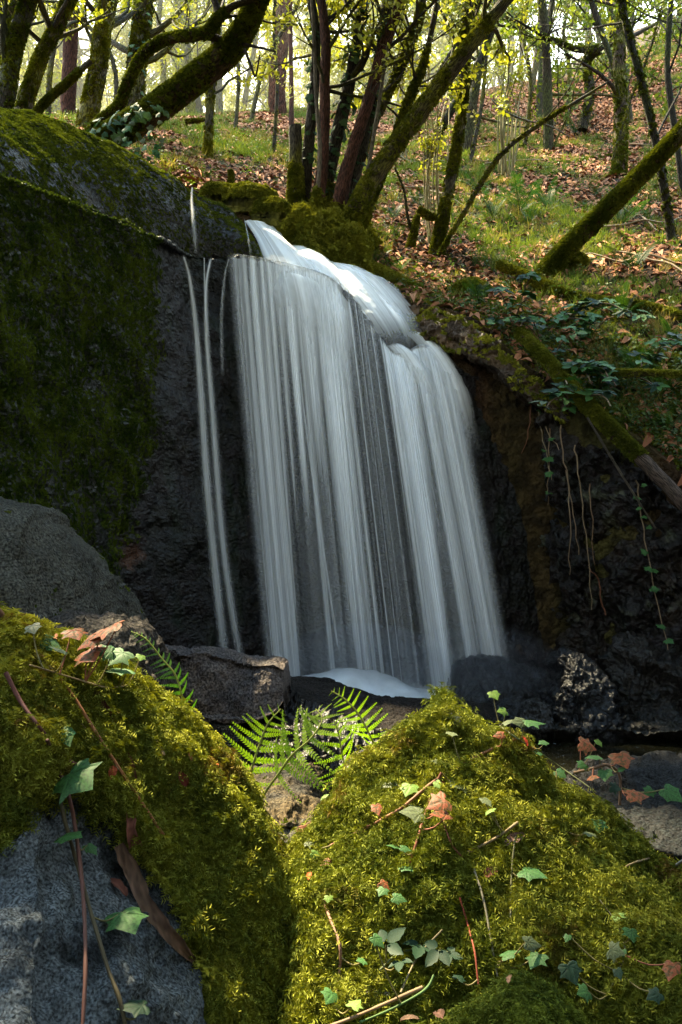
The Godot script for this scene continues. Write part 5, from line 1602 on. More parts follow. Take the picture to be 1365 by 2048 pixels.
# the sunlit haze that hangs in the wood beyond the slope
func build_haze() -> void:
	var m := FogMaterial.new()
	m.resource_name = "haze"
	m.density = 0.06
	m.albedo = Color(1.0, 0.96, 0.8)
	var o := FogVolume.new()
	o.name = "woodland_haze"
	o.shape = RenderingServer.FOG_VOLUME_SHAPE_ELLIPSOID
	o.size = Vector3(22, 12, 22)
	o.position = Vector3(-4.5, 8.0, -20.5)
	o.material = m
	add_child(o)
	tag(o, "pale sunlit haze hanging among the far trees", "haze", "", "stuff")

func build_undergrowth() -> void:
	# grass on the slope
	var seen := func(w: Vector3, n: Vector3) -> float:
		var s := uvd(w)
		if -w.z > 17.0 or s.x < -60 or s.x > 1430 or s.y < -50: return 0.0
		return 1.0
	var o := Node3D.new()
	o.name = "grass"
	add_child(o)
	tag(o, "green and straw-coloured grass growing in patches over the slope", "grass", "", "stuff")
	for v in 2:
		var xf := []
		var cols := PackedColorArray()
		for q in sow(HILL, 34000, func(w: Vector3, n: Vector3) -> float: return seen.call(w, n) * clampf(grassy(w) * 1.3 - 0.22, 0.02, 1.0)):
			xf.append(Transform3D(basis_up(Vector3(rnd(-0.2, 0.2), 1, rnd(-0.1, 0.3)).normalized(), rnd(0, TAU), rnd(0.3, 0.8)), q[0]))
			var straw := smoothstep(-0.1, 0.4, nf.get_noise_3dv(q[0] * 2.0)) * 0.75
			cols.append(mixc(mixc(Color(0.07, 0.13, 0.02), Color(0.20, 0.25, 0.045), rng.randf()), Color(0.38, 0.28, 0.12), straw if rng.randf() < 0.7 else 0.0))
		copies(o, "grass_tussocks", MESH["grass_%d" % v], M.leaf, xf, cols)
	# fallen leaves
	o = Node3D.new()
	o.name = "leaf_litter"
	add_child(o)
	tag(o, "red-brown fallen leaves scattered over the slope", "leaf litter", "", "stuff")
	for v in 2:
		var xf := []
		var cols := PackedColorArray()
		for q in sow(HILL, 70000, func(w: Vector3, n: Vector3) -> float: return seen.call(w, n) * clampf(1.25 - grassy(w), 0.25, 1.0)):
			xf.append(Transform3D(basis_up((q[1] + Vector3(rnd(-0.5, 0.5), 0, rnd(-0.5, 0.5))).normalized(), rnd(0, TAU), rnd(0.6, 1.35)), q[0] + q[1] * rnd(0.0, 0.02)))
			cols.append(mixc(Color(0.20, 0.075, 0.035), Color(0.44, 0.21, 0.11), rng.randf()))
		copies(o, "leaves", MESH["dead_leaf_%d" % v], M.litter, xf, cols)
	var bx := []
	var bc := PackedColorArray()
	for q in sow(BED, 60000, func(w: Vector3, _n: Vector3) -> float: return 1.0 if absf(w.x) < 5.0 and w.z > -4.0 and w.z < 5.0 and w.y > 0.0 else 0.0):
		bx.append(Transform3D(basis_up((q[1] + Vector3(rnd(-0.5, 0.5), 0, rnd(-0.5, 0.5))).normalized(), rnd(0, TAU), rnd(0.8, 1.5)), q[0] + q[1] * rnd(0.0, 0.02)))
		bc.append(mixc(Color(0.20, 0.075, 0.035), Color(0.40, 0.2, 0.11), rng.randf()))
	copies(o, "leaves", MESH.dead_leaf_0, M.litter, bx, bc)
	# low leafy herbs and moss along the brink and the shaded right bank
	o = Node3D.new()
	o.name = "bank_herbs"
	add_child(o)
	tag(o, "low green herbs and seedlings along the edge of the bank", "herbs", "", "stuff")
	for v in 3:
		var xf := []
		var cols := PackedColorArray()
		for q in sow(HILL, 60000, func(w: Vector3, n: Vector3) -> float:
				var s := uvd(w)
				if -w.z > 9.0: return 0.0
				return seen.call(w, n) * (0.04 + 0.55 * smoothstep(0.9, 0.0, -w.z - hill_front(w.x)) * smoothstep(780.0, 950.0, s.x) + 0.5 * smoothstep(1020.0, 1200.0, s.x) * smoothstep(640.0, 760.0, s.y))):
			xf.append(Transform3D(basis_up(Vector3(rnd(-0.4, 0.4), 1, rnd(-0.1, 0.6)).normalized(), rnd(0, TAU), rnd(0.35, 0.75)), q[0]))
			cols.append(mixc(Color(0.035, 0.085, 0.025), Color(0.11, 0.17, 0.03), rng.randf()))
		copies(o, "herbs", MESH["sprig_%d" % v], M.leaf, xf, cols)
	# brink moss
	o = Node3D.new()
	o.name = "bank_moss"
	add_child(o)
	tag(o, "yellow-green moss carpet along the brink of the bank", "moss", "", "stuff")
	var mx := []
	var mc := PackedColorArray()
	for q in sow(HILL, 160000, func(w: Vector3, n: Vector3) -> float:
			var e := -w.z - hill_front(w.x)
			if e > 1.3 or w.x < -1.3 or w.x > 2.2: return 0.0
			return smoothstep(1.3, 0.1, e + 0.6 * nf.get_noise_3dv(w * 2.0))):
		mx.append(Transform3D(basis_up((q[1] + Vector3(0, 0.3, 0.2)).normalized(), rnd(0, TAU), rnd(1.2, 2.4)), q[0]))
		mc.append(moss_colour(q[0], 0.75))
	copies(o, "moss_tufts", MESH.short_moss, M.moss, mx, mc)

# a pinna of a lady fern along +x, 1 unit long: a midrib with toothed leaflets
func pinna_mesh(teeth: int) -> ArrayMesh:
	var a := Acc.new()
	for k in teeth:
		var x := float(k) / teeth
		var l := 0.10 * pow(1.0 - x, 0.6) * (0.75 + 0.25 * sin(minf(1.0, x * 6.0) * PI * 0.5)) + 0.012
		var y := -0.28 * x * x
		for e in [-1.0, 1.0]:
			blade(a, Vector3(x, y, 0), Vector3(0.45, 0.06, e).normalized(), Vector3(1, 0, -0.45 * e).normalized(), l, 0.034 * (1.0 - 0.5 * x), Color(1, 1, 1) * rnd(0.82, 1.0), Vector3(0.02, -0.02, 0), 2)
	for e in 8:
		var x := e / 8.0
		blade(a, Vector3(x, -0.28 * x * x + 0.004, 0), Vector3(1, -0.56 * x, 0).normalized(), Vector3(0, 0, 1), 0.15, 0.008, Color(0.9, 1, 0.8), Vector3.ZERO, 1)
	return a.mesh()

# one whole frond for the slope ferns: 1 unit long along +z and arching
func slope_frond(pairs: int, wide: float, lift: float) -> ArrayMesh:
	var a := Acc.new()
	var line := []
	for k in 13:
		var t := k / 12.0
		line.append([Vector3(0, lift * sin(t * PI * 0.62) , t * (1.0 - 0.1 * t)), 0.009 * (1.0 - 0.8 * t)])
	tube(a, line, 4, Color(0.6, 0.6, 0.35))
	for k in pairs:
		var t := 0.12 + 0.87 * k / pairs
		var x := t * 12.0
		var i := mini(int(x), 11)
		var p: Vector3 = (line[i][0] as Vector3).lerp(line[i + 1][0], x - i)
		var d: Vector3 = (line[i + 1][0] - line[i][0]).normalized()
		var l := wide * pow(sin(PI * minf(1.0, 0.16 + 0.84 * t)), 0.8)
		for e in [-1.0, 1.0]:
			var dir: Vector3 = (Vector3(e, 0.12, 0) + d * 0.45).normalized()
			blade(a, p, dir, d, l, 0.21 / pairs, Color.WHITE * rnd(0.75, 1.0), Vector3(0, -l * 0.3, 0), 3)
	return a.mesh()

func fern(label: String, raw: Array, size: float, fronds: int, dark: float, flat := 0.0) -> void:
	var base: Vector3 = raw[0] if raw[0] is Vector3 else P(raw[0], raw[1], raw[2])
	var t := thing("fern", label, "fern", base, "ferns on the slope")
	for k in fronds:
		var an := TAU * k / fronds + rnd(-0.3, 0.3)
		var b := Basis(Vector3.UP, an) * Basis(Vector3.RIGHT, rnd(-0.75, -0.1) + flat)
		lpart(t, "frond", MESH["slope_frond_%d" % (k % 2)], M["fern_dark" if rng.randf() < dark else "fern_mid"], Transform3D(b.scaled(Vector3.ONE * size * rnd(0.45, 0.75)), Vector3.ZERO))

func near_frond(t: Node3D, raw: Array, pairs: int, wide: float, face: Vector3, m: Material, first := 0.2, peak := 0.3) -> void:
	var line := px_line(raw, 8)
	var a := Acc.new()
	tube(a, line, 6, Color(0.20, 0.22, 0.05))
	var f := wpart(t, "frond", a.mesh(), M.twig)
	var n := line.size() - 1
	for k in pairs:
		var s := first + (0.99 - first) * pow((k + 0.5) / pairs, 0.9)
		var x := s * n
		var i := mini(int(x), n - 1)
		var p: Vector3 = (line[i][0] as Vector3).lerp(line[i + 1][0], x - i)
		var d: Vector3 = (line[i + 1][0] - line[i][0]).normalized()
		var nn := (face - d * face.dot(d)).normalized()
		var side := d.cross(nn).normalized()
		var q := (s - first) / (1.0 - first)
		var l := wide * (lerpf(0.62, 1.0, q / peak) if q < peak else pow(1.0 - (q - peak) / (1.0 - peak), 0.75)) + 0.004
		for e in [-1.0, 1.0]:
			var dir: Vector3 = (side * e + d * rnd(0.25, 0.42) + nn * rnd(-0.12, 0.22) + Vector3(0, rnd(-0.15, 0.05), 0)).normalized()
			var z := dir.cross(nn).normalized()
			var b := Basis(dir * l, z.cross(dir).normalized() * l, z * l)
			lpart(f, "pinna", MESH.pinna, m, Transform3D(b, p + d * rnd(-0.003, 0.003)))

func build_ferns() -> void:
	MESH.pinna = pinna_mesh(13)
	MESH.slope_frond_0 = slope_frond(34, 0.17, 0.35)
	MESH.slope_frond_1 = slope_frond(30, 0.19, 0.22)
	for e in [["fern_lime", Color(0.30, 0.42, 0.03)], ["fern_green", Color(0.12, 0.26, 0.03)], ["fern_mid", Color(0.055, 0.11, 0.025)], ["fern_dark", Color(0.02, 0.055, 0.02)]]:
		var m := mat(e[0], 0.55, 0.4)
		m.albedo_color = (e[1] as Color).linear_to_srgb()
		m.backlight_enabled = true
		m.backlight = Color(0.9, 1.0, 0.5)
	# the lady fern in the gap between the boulders
	var t := thing("lady_fern", "bright green lady fern fronds in the gap between the two mossy boulders", "fern", P(505, 1650, 1.9))
	near_frond(t, [[503, 1648, 1.9, 7], [528, 1590, 1.9, 6], [556, 1550, 1.88, 5], [585, 1510, 1.86, 5], [622, 1477, 1.85, 4], [645, 1440, 1.86, 3], [632, 1418, 1.88, 2]], 11, 0.115, Vector3(-0.25, 0.65, 0.7), M.fern_lime, 0.3, 0.2)
	near_frond(t, [[470, 1620, 1.95, 6], [490, 1585, 1.95, 5], [506, 1530, 1.95, 5], [522, 1482, 1.95, 4], [536, 1448, 1.95, 3], [562, 1418, 1.95, 2]], 10, 0.095, Vector3(0.1, 0.55, 0.8), M.fern_lime, 0.22, 0.25)
	near_frond(t, [[560, 1660, 1.85, 5], [520, 1668, 1.85, 4], [480, 1690, 1.85, 3], [470, 1700, 1.85, 2]], 7, 0.06, Vector3(0, 0.7, 0.7), M.fern_green)
	t = thing("lady_fern", "arching lime green fern frond against the dark shelf, left of the right mossy boulder", "fern", P(770, 1530, 1.8))
	near_frond(t, [[775, 1540, 1.82, 6], [755, 1502, 1.8, 5], [740, 1470, 1.78, 4], [720, 1432, 1.78, 4], [692, 1400, 1.78, 3], [663, 1382, 1.78, 2]], 13, 0.06, Vector3(-0.5, 0.6, 0.6), M.fern_lime, 0.1, 0.2)
	near_frond(t, [[705, 1580, 1.85, 4], [694, 1548, 1.85, 4], [685, 1510, 1.83, 3], [677, 1465, 1.83, 3], [668, 1440, 1.83, 2]], 8, 0.07, Vector3(0.6, 0.4, 0.7), M.fern_lime, 0.05, 0.4)
	t = thing("lady_fern", "narrow green fern frond in front of the granite block, curling to the left", "fern", P(384, 1520, 1.55))
	near_frond(t, [[386, 1530, 1.55, 5], [380, 1490, 1.55, 5], [369, 1415, 1.55, 4], [353, 1354, 1.55, 4], [325, 1318, 1.55, 3], [292, 1278, 1.55, 3], [262, 1263, 1.55, 2]], 20, 0.05, Vector3(0.75, 0.5, 0.4), M.fern_green, 0.06, 0.12)
	# ferns of the slope
	var list := [["large dark evergreen fern in the middle of the slope", 1040, 428, 0.55, 11, 1.0], ["dark fern left of the large evergreen fern", 985, 440, 0.40, 9, 1.0], ["dark fern right of the large evergreen fern", 1095, 424, 0.45, 9, 1.0], ["fern between the large evergreen fern and the grass below", 1060, 455, 0.32, 8, 0.8],
		["blue-green fern arching above the overhanging slab", 958, 612, 0.36, 8, 0.6], ["small fern right of the clump at the brink", 690, 528, 0.30, 8, 0.3], ["fern hanging over the mossy log above the fall", 752, 528, 0.30, 8, 0.5], ["upright small fern above the mossy log", 800, 545, 0.25, 7, 0.2],
		["fern on the shaded grass near the right edge", 1270, 545, 0.40, 9, 1.0], ["fern under the long mossy log at right", 1245, 640, 0.34, 7, 0.4], ["fern behind the propped dead trunk", 1240, 455, 0.45, 9, 0.8], ["fern on the litter below the upright trunk", 1265, 400, 0.42, 8, 0.9], ["dark fern under the hazel rods", 955, 385, 0.36, 8, 1.0], ["fern on the far slope left of the upright trunk", 1155, 272, 0.5, 9, 0.9],
		["small fern by the thin curved dead stem", 790, 440, 0.28, 7, 0.7], ["fern left of the slender mossy tree's base", 835, 415, 0.26, 7, 0.9], ["fern at the top of the pale fallen branch", 945, 275, 0.42, 8, 0.9], ["fern on the brink behind the rock slab by the ivy", 305, 262, 0.35, 7, 0.1], ["fern at the far left on the slab's crest", 200, 245, 0.30, 7, 0.1],
		["fern in the shaded herbs at the right edge", 1330, 800, 0.36, 8, 0.6], ["fern among herbs above the sloping mossy log", 1270, 760, 0.30, 8, 0.6], ["small fern by the bare lower end of the sloping log", 1335, 880, 0.28, 7, 0.8], ["fern on the leaf litter right of the large evergreen fern", 1190, 395, 0.3, 8, 1.0], ["fern beneath the level branch at the right edge", 1345, 700, 0.3, 8, 0.7]]
	for e in list:
		fern(e[0], [on_hill(e[1], e[2])], e[3], e[4], e[5])

# the nearest point of a patch to a sight line
func on_patch(p: Patch, u: float, v: float) -> Array:
	var best := 1e9
	var at := 0
	for k in range(0, p.pos.size(), 2):
		var s := uvd(p.pos[k])
		var e := (s.x - u) * (s.x - u) + (s.y - v) * (s.y - v)
		if p.nor[k].dot(p.pos[k] - Vector3(0, EYE_Y, 0)) > 0.02: e += 4000.0
		if e < best:
			best = e
			at = k
	return [p.pos[at], p.nor[at]]

func vine_stem(p: Patch, pts: Array, w: float, lift: float) -> Array:
	var raw := []
	for c in pts:
		var q := on_patch(p, c[0], c[1])
		var d: float = -q[0].z
		d -= lift
		raw.append([P(c[0], c[1], d), w * 0.5 / F * d])
	return curve_of(raw, 5)

# leaf kinds: g green, l lime, r rust, o olive, d dark
func leaf_material(k: String) -> Material:
	return M[{"g": "ivy_green", "l": "ivy_lime", "r": "ivy_rust", "o": "ivy_olive", "d": "ivy_dark"}[k]]

func put_leaf(t: Node3D, p: Patch, line: Array, c: Array, lift: float, mesh: Mesh, tilt := 0.55) -> void:
	var q := on_patch(p, c[0], c[1])
	var d: float = -q[0].z - lift * rnd(0.7, 1.3)
	var at := P(c[0], c[1], d)
	var up := Vector3(rnd(-0.45, 0.45), rnd(0.75, 1.0), rnd(-0.1, 0.75)).normalized()
	var tip := Vector3(rnd(-1, 1), -0.25, rnd(-0.2, 0.8))
	tip = (tip - up * tip.dot(up)).normalized()
	var s: float = c[2] / F * d / 1.3
	var b := Basis(tip.cross(up).normalized() * -s, up * s, -tip * s)
	if b.determinant() < 0.0: b.x = -b.x
	var base := at - tip * s * 0.35
	lpart(t, "leaf", mesh if mesh == MESH.bramble else MESH["ivy_%d" % rng.randi_range(0, 2)], leaf_material(c[3]), Transform3D(b, base - t.position))
	# its stalk, down to the nearest point of the stem
	var near: Vector3 = line[0][0]
	for e in line:
		if (e[0] as Vector3).distance_squared_to(base) < near.distance_squared_to(base): near = e[0]
	if near.distance_to(base) > 0.09:
		near = q[0] + Vector3(rnd(-0.008, 0.008), -0.03, rnd(0, 0.01))
	var a := Acc.new()
	var mid := near.lerp(base, 0.5) + Vector3(0, -0.006, 0.004)
	tube(a, curve_of([[near, 0.0011], [mid, 0.0010], [base, 0.0008]], 3), 4, Color(0.16, 0.13, 0.05) if c[3] != "r" else Color(0.25, 0.09, 0.05))
	wpart(t, "leaf_stalk", a.mesh(), M.twig)

func vine(called: String, label: String, p: Patch, pts: Array, w: float, col: Color, leaves: Array, lift := 0.022, cat := "ivy", group := "ivy on the boulders") -> Node3D:
	var line := vine_stem(p, pts, w, lift)
	var t := thing(called, label, cat, line[0][0], group)
	var a := Acc.new()
	tube(a, line, 6, col, 0.3, col * 0.7)
	wpart(t, "stem", a.mesh(), M.twig)
	for c in leaves:
		put_leaf(t, p, line, c, lift + 0.02, MESH.bramble if cat == "bramble" else MESH.ivy)
	return t

func build_vines() -> void:
	var two := noise_tex(256, 0.02, FastNoiseLite.TYPE_SIMPLEX_SMOOTH, 4, [[0.0, Color(0.3, 0.36, 0.16)], [0.4, Color(0.55, 0.4, 0.2)], [0.55, Color(0.78, 0.5, 0.33)], [1.0, Color(0.62, 0.33, 0.22)]], 31)
	var mot := noise_tex(256, 0.05, FastNoiseLite.TYPE_SIMPLEX_SMOOTH, 4, [[0.0, 0.6], [0.5, 0.9], [1.0, 1.0]], 33)
	for e in [["ivy_green", Color(0.06, 0.165, 0.04)], ["ivy_lime", Color(0.17, 0.29, 0.04)], ["ivy_rust", Color(0.5, 0.38, 0.33)], ["ivy_olive", Color(0.13, 0.16, 0.07)], ["ivy_dark", Color(0.016, 0.05, 0.022)]]:
		var m := mat(e[0], 0.6, 0.35)
		m.albedo_color = (e[1] as Color).linear_to_srgb()
		m.albedo_texture = two if e[0] == "ivy_rust" else mot
		m.backlight_enabled = true
		m.backlight = Color(0.5, 0.55, 0.3)
	var red := Color(0.20, 0.07, 0.035)
	var tan_ := Color(0.26, 0.19, 0.10)
	var p: Patch = LB[1]
	vine("ivy", "ivy with rust-orange and green leaves on top of the left mossy boulder", p, [[60, 1330], [110, 1345], [160, 1360], [215, 1375], [262, 1370]], 4, tan_,
		[[215, 1258, 95, "r"], [185, 1278, 75, "r"], [150, 1266, 50, "r"], [180, 1308, 80, "r"], [237, 1312, 60, "g"], [234, 1340, 85, "g"], [92, 1284, 85, "g"], [95, 1324, 80, "g"], [66, 1256, 40, "d"], [282, 1314, 26, "l"], [210, 1302, 60, "g"], [120, 1300, 50, "d"]], 0.06)
	vine("ivy", "ivy with one large green leaf hanging below the moss at left", p, [[95, 1480], [118, 1540], [140, 1600], [150, 1650], [163, 1750], [170, 1850], [171, 1950], [165, 2060]], 8, Color(0.13, 0.055, 0.04),
		[[130, 1470, 65, "g"], [154, 1557, 100, "g"], [182, 1697, 42, "g"], [140, 1672, 80, "g"]], 0.03)
	vine("ivy", "brown ivy stem with dark leaves crossing the granite face at lower left", p, [[112, 1560], [130, 1640], [150, 1710], [178, 1810], [214, 1930], [240, 2000], [256, 2080]], 8, Color(0.09, 0.07, 0.035),
		[[253, 1838, 96, "g"], [271, 2012, 75, "d"]], 0.02)
	vine("red_cane", "dark red bent stem lying on the moss at the left edge", p, [[12, 1345], [40, 1400], [80, 1455], [120, 1505], [155, 1530], [190, 1528]], 8, Color(0.13, 0.045, 0.035), [], 0.03, "stem", "")
	vine("dry_stalk", "straight orange-brown stalk lying down across the left moss", p, [[78, 1306], [140, 1382], [200, 1478], [262, 1572], [332, 1678]], 7, Color(0.38, 0.15, 0.06), [], 0.035, "stalk", "")
	vine("dry_stalk", "thin pale dry stalk beside the orange-brown one", p, [[105, 1350], [150, 1430], [210, 1500], [238, 1540]], 3, tan_, [], 0.03, "stalk", "")
	vine("dry_stalk", "short broken pale twig on the moss near the fern", p, [[292, 1440], [306, 1470], [328, 1510]], 7, Color(0.40, 0.26, 0.14), [], 0.025, "stalk", "")
	vine("dead_twig", "stub of brown twig at the left edge above the moss", p, [[-10, 1210], [5, 1232], [14, 1250]], 12, Color(0.2, 0.11, 0.08), [], 0.03, "twig", "")
	p = RB[1]
	vine("ivy", "reddish ivy stem running diagonally over the right mossy boulder", p, [[660, 1692], [720, 1662], [800, 1618], [870, 1562], [960, 1510], [1035, 1477]], 6, Color(0.26, 0.12, 0.06),
		[[776, 1567, 42, "o"], [818, 1577, 46, "l"], [796, 1588, 34, "r"], [694, 1614, 44, "r"], [680, 1625, 26, "l"], [649, 1593, 24, "l"], [754, 1617, 36, "r"], [659, 1647, 30, "r"], [613, 1660, 42, "r"], [623, 1684, 34, "o"], [875, 1568, 26, "l"], [904, 1467, 38, "o"], [878, 1523, 38, "o"], [1000, 1470, 30, "r"]])
	vine("ivy", "ivy with holed olive and rust leaves in the middle of the right boulder", p, [[818, 1735], [835, 1680], [850, 1630], [872, 1570], [884, 1545]], 6, red,
		[[830, 1625, 66, "o"], [878, 1605, 56, "r"], [884, 1628, 56, "r"], [917, 1570, 56, "o"], [788, 1692, 34, "g"], [810, 1697, 30, "g"], [813, 1736, 38, "g"]])
	vine("ivy", "forked red ivy stem below the holed leaves", p, [[884, 1632], [902, 1685], [926, 1716]], 4, red, [[768, 1770, 30, "r"], [765, 1782, 30, "g"], [797, 1797, 38, "g"]])
	vine("ivy", "thin ivy stem with a lime and rust pair at the boulder's left shoulder", p, [[620, 1740], [636, 1725], [650, 1715]], 3, tan_, [[631, 1709, 28, "l"], [652, 1724, 32, "r"], [657, 1797, 20, "l"]])
	vine("ivy", "pale looping ivy stem with green leaves right of centre", p, [[935, 1705], [1000, 1672], [1040, 1642], [1065, 1632], [1092, 1640]], 6, tan_, [[1072, 1646, 36, "g"], [1104, 1660, 44, "g"], [980, 1622, 34, "l"], [973, 1602, 36, "o"], [1101, 1706, 60, "g"], [1125, 1697, 32, "g"]])
	vine("ivy", "ivy shoot hanging straight down with a three-pointed leaf", p, [[1040, 1642], [1030, 1682], [1023, 1760], [1022, 1835]], 4, Color(0.14, 0.13, 0.06), [[1064, 1745, 68, "g"]])
	vine("ivy", "short kinked ivy stem on the right shoulder of the boulder", p, [[1112, 1578], [1096, 1618], [1100, 1638], [1122, 1656]], 4, tan_, [[1120, 1547, 32, "g"], [1195, 1649, 44, "g"], [1180, 1668, 28, "o"]])
	vine("ivy", "ivy sprays standing up along the boulder's right crest, before the pool", p, [[1000, 1452], [1040, 1480], [1080, 1505], [1130, 1540], [1180, 1575]], 3, Color(0.12, 0.13, 0.05),
		[[1065, 1444, 56, "g"], [1040, 1444, 44, "o"], [1087, 1485, 30, "g"], [989, 1389, 30, "l"], [1006, 1422, 28, "l"], [1016, 1444, 38, "o"], [1077, 1506, 26, "g"]], 0.05)
	vine("ivy", "tangled ivy with red, rust and green leaves at the far right crest", p, [[1150, 1545], [1180, 1538], [1216, 1530], [1240, 1552], [1240, 1610]], 6, Color(0.22, 0.14, 0.09),
		[[1188, 1514, 44, "g"], [1173, 1490, 46, "r"], [1244, 1517, 56, "r"], [1198, 1485, 24, "l"], [1343, 1587, 58, "g"], [1271, 1590, 58, "r"], [1186, 1555, 32, "r"], [1244, 1538, 24, "g"], [1210, 1548, 38, "g"], [1299, 1583, 30, "g"], [1165, 1530, 30, "g"], [1230, 1575, 30, "d"]], 0.045)
	vine("ivy", "upright reddish stem with small leaves low on the boulder's left side", p, [[635, 1760], [658, 1830], [680, 1890], [679, 1950], [670, 2015]], 6, Color(0.26, 0.14, 0.09), [[597, 1840, 84, "o"], [661, 1992, 46, "g"], [724, 1921, 28, "g"], [710, 2008, 36, "l"]])
	vine("ivy", "dark red bare stem with leaves near the low front rock", p, [[920, 1795], [936, 1850], [950, 1905], [957, 1968]], 4, Color(0.28, 0.06, 0.03), [[919, 1955, 32, "d"]])
	vine("ivy", "grey ivy runner descending to the low front rock", p, [[948, 1738], [968, 1800], [985, 1895], [996, 1955]], 5, Color(0.2, 0.18, 0.12), [[1019, 1908, 52, "g"], [1072, 1918, 48, "g"], [1063, 1887, 50, "o"]])
	vine("ivy", "scattered small ivy leaves in the shade at the right edge", p, [[1200, 1800], [1235, 1850], [1250, 1910], [1215, 1990]], 3, Color(0.12, 0.11, 0.05), [[1247, 1762, 46, "g"], [1235, 1832, 32, "l"], [1264, 1868, 38, "g"], [1230, 1902, 40, "o"], [1343, 1938, 56, "r"], [1246, 1905, 24, "g"], [1237, 1946, 30, "d"], [1346, 1837, 36, "d"], [1135, 1875, 24, "g"], [1142, 1943, 54, "d"], [1169, 1984, 36, "g"], [1310, 1990, 40, "d"]])
	vine("dead_twig", "curved grey twig at the right edge of the mossy boulder", p, [[1270, 1765], [1320, 1748], [1365, 1722], [1400, 1690]], 6, Color(0.22, 0.22, 0.2), [], 0.03, "twig", "")
	vine("dead_twig", "pale forked twig near the brown wood scrap", p, [[1240, 1765], [1250, 1735], [1300, 1716]], 4, tan_, [], 0.03, "twig", "")
	vine("wood_scrap", "dark brown rotten wood scrap sunk in moss at right", p, [[1270, 1712], [1290, 1728], [1312, 1742]], 26, Color(0.07, 0.035, 0.025), [], 0.008, "wood", "")
	vine("dead_twig", "long brown stick lying along the bottom between the rocks", p, [[640, 2060], [700, 2038], [770, 2008], [845, 1975]], 8, Color(0.26, 0.16, 0.09), [], 0.05, "twig", "")
	vine("dead_twig", "thin bare upright twig left of the bramble leaves' far side", p, [[802, 1985], [835, 1915], [885, 1860]], 4, Color(0.22, 0.18, 0.1), [], 0.04, "twig", "")
	vine("dead_twig", "pale twig on the lower left flank of the right boulder", p, [[520, 2010], [550, 1950], [578, 1880]], 3, tan_, [], 0.04, "twig", "")
	vine("bramble", "dark bramble leaves with browned edges low in the middle", p, [[760, 1940], [800, 1905], [850, 1900], [900, 1905]], 4, Color(0.08, 0.1, 0.04), [[784, 1878, 62, "d"], [839, 1897, 54, "d"], [871, 1908, 54, "d"], [906, 1910, 40, "d"], [800, 1928, 40, "d"]], 0.03, "bramble", "")
	vine("bramble", "green bramble runner curving along the bottom stick", p, [[720, 2045], [790, 2015], [850, 1980], [868, 1950]], 5, Color(0.08, 0.15, 0.04), [[755, 1881, 40, "g"]], 0.06, "ivy", "")
	# brambles and hanging stems on the right bank
	var spots := [["leafy bramble sprawling over the brink above the right cliff", 1080, 690, 9], ["bramble bush between the overhanging slab and the level branch", 1130, 660, 9], ["bramble trailing over the cliff edge beside hanging stems", 1100, 770, 10], ["bramble leaves above the level mossy branch", 1180, 690, 9], ["bramble under the level mossy branch", 1200, 790, 9], ["bramble tangle beneath the sloping log's middle", 1140, 830, 8], ["bramble in the shade at the right edge", 1310, 770, 9], ["bramble on the bank over the fall's right shoulder", 1030, 650, 7]]
	for s in spots:
		var at := on_hill(s[1], s[2])
		var t := thing("bramble", s[0], "bramble", at, "brambles on the right bank")
		for k in 3:
			var q := at
			var raw := []
			var dir := Vector3(rnd(-0.8, 0.8), rnd(0.5, 1.0), rnd(0.2, 1.0)).normalized()
			for j in 6:
				raw.append([q, 0.0035])
				q += dir * 0.075
				dir = (dir + Vector3(rnd(-0.2, 0.2), -0.36, rnd(0, 0.15))).normalized()
			var line := curve_of(raw, 3)
			var a := Acc.new()
			tube(a, line, 5, Color(0.12, 0.08, 0.04))
			wpart(t, "stem", a.mesh(), M.twig)
			for j in s[3]:
				var c: Vector3 = line[int(rnd(0.1, 1.0) * (line.size() - 1))][0]
				var up := Vector3(rnd(-0.4, 0.4), 1, rnd(-0.1, 0.9)).normalized()
				lpart(t, "leaf", MESH.bramble, M["ivy_green" if rng.randf() < 0.6 else "ivy_dark"], Transform3D(basis_up(up, rnd(0, TAU), rnd(0.045, 0.075)), c + up * 0.02 + Vector3(rnd(-0.03, 0.03), 0, rnd(-0.03, 0.03)) - t.position))
	var hang := [[["reddish", 1065, 765, 1058, 860, 1030, 950], 0], [["brown", 1075, 770, 1080, 850, 1105, 960], 4], [["tan", 1090, 760, 1085, 840, 1120, 900], 5], [["red-brown", 1100, 790, 1098, 900, 1095, 1010], 5], [["dark", 1055, 745, 1052, 790, 1048, 850], 0], [["pale", 1120, 850, 1135, 960, 1160, 1110], 0],
		[["long red", 1125, 880, 1140, 1000, 1140, 1150], 0], [["thin brown", 1150, 890, 1165, 1010, 1185, 1220], 0], [["leafy", 1275, 960, 1290, 1080, 1335, 1300], 12], [["grey", 1180, 900, 1182, 1000, 1190, 1130], 0], [["looping", 1040, 820, 1020, 870, 1022, 930], 0], [["short", 988, 700, 990, 740, 985, 800], 3], [["crooked", 1210, 1230, 1195, 1160, 1175, 1130], 0]]
	for e in hang:
		var h: Array = e[0]
		var line := []
		var raw := []
		for k in 3:
			var q := on_patch(RCLIFF, h[1 + 2 * k], h[2 + 2 * k])
			raw.append([P(h[1 + 2 * k], h[2 + 2 * k], -q[0].z - 0.05), 0.0042 * (1.0 - 0.25 * k)])
		line = curve_of(raw, 7)
		for k in line.size():
			line[k][0] += Vector3(rnd(-0.008, 0.008), 0, rnd(-0.006, 0.006))
		var where := "under the overhanging slab" if h[1] < 1060 else ("below the brambles" if h[1] < 1130 else ("on the lower cliff face" if h[2] > 1000 else "on the cliff face below the sloping log"))
		var t := thing("hanging_vine", "%s vine stem hanging %s at right" % [h[0], where], "vine", raw[0][0], "vines hanging on the right cliff")
		var a := Acc.new()
		tube(a, line, 5, mixc(Color(0.16, 0.06, 0.03), Color(0.22, 0.17, 0.10), rng.randf()))
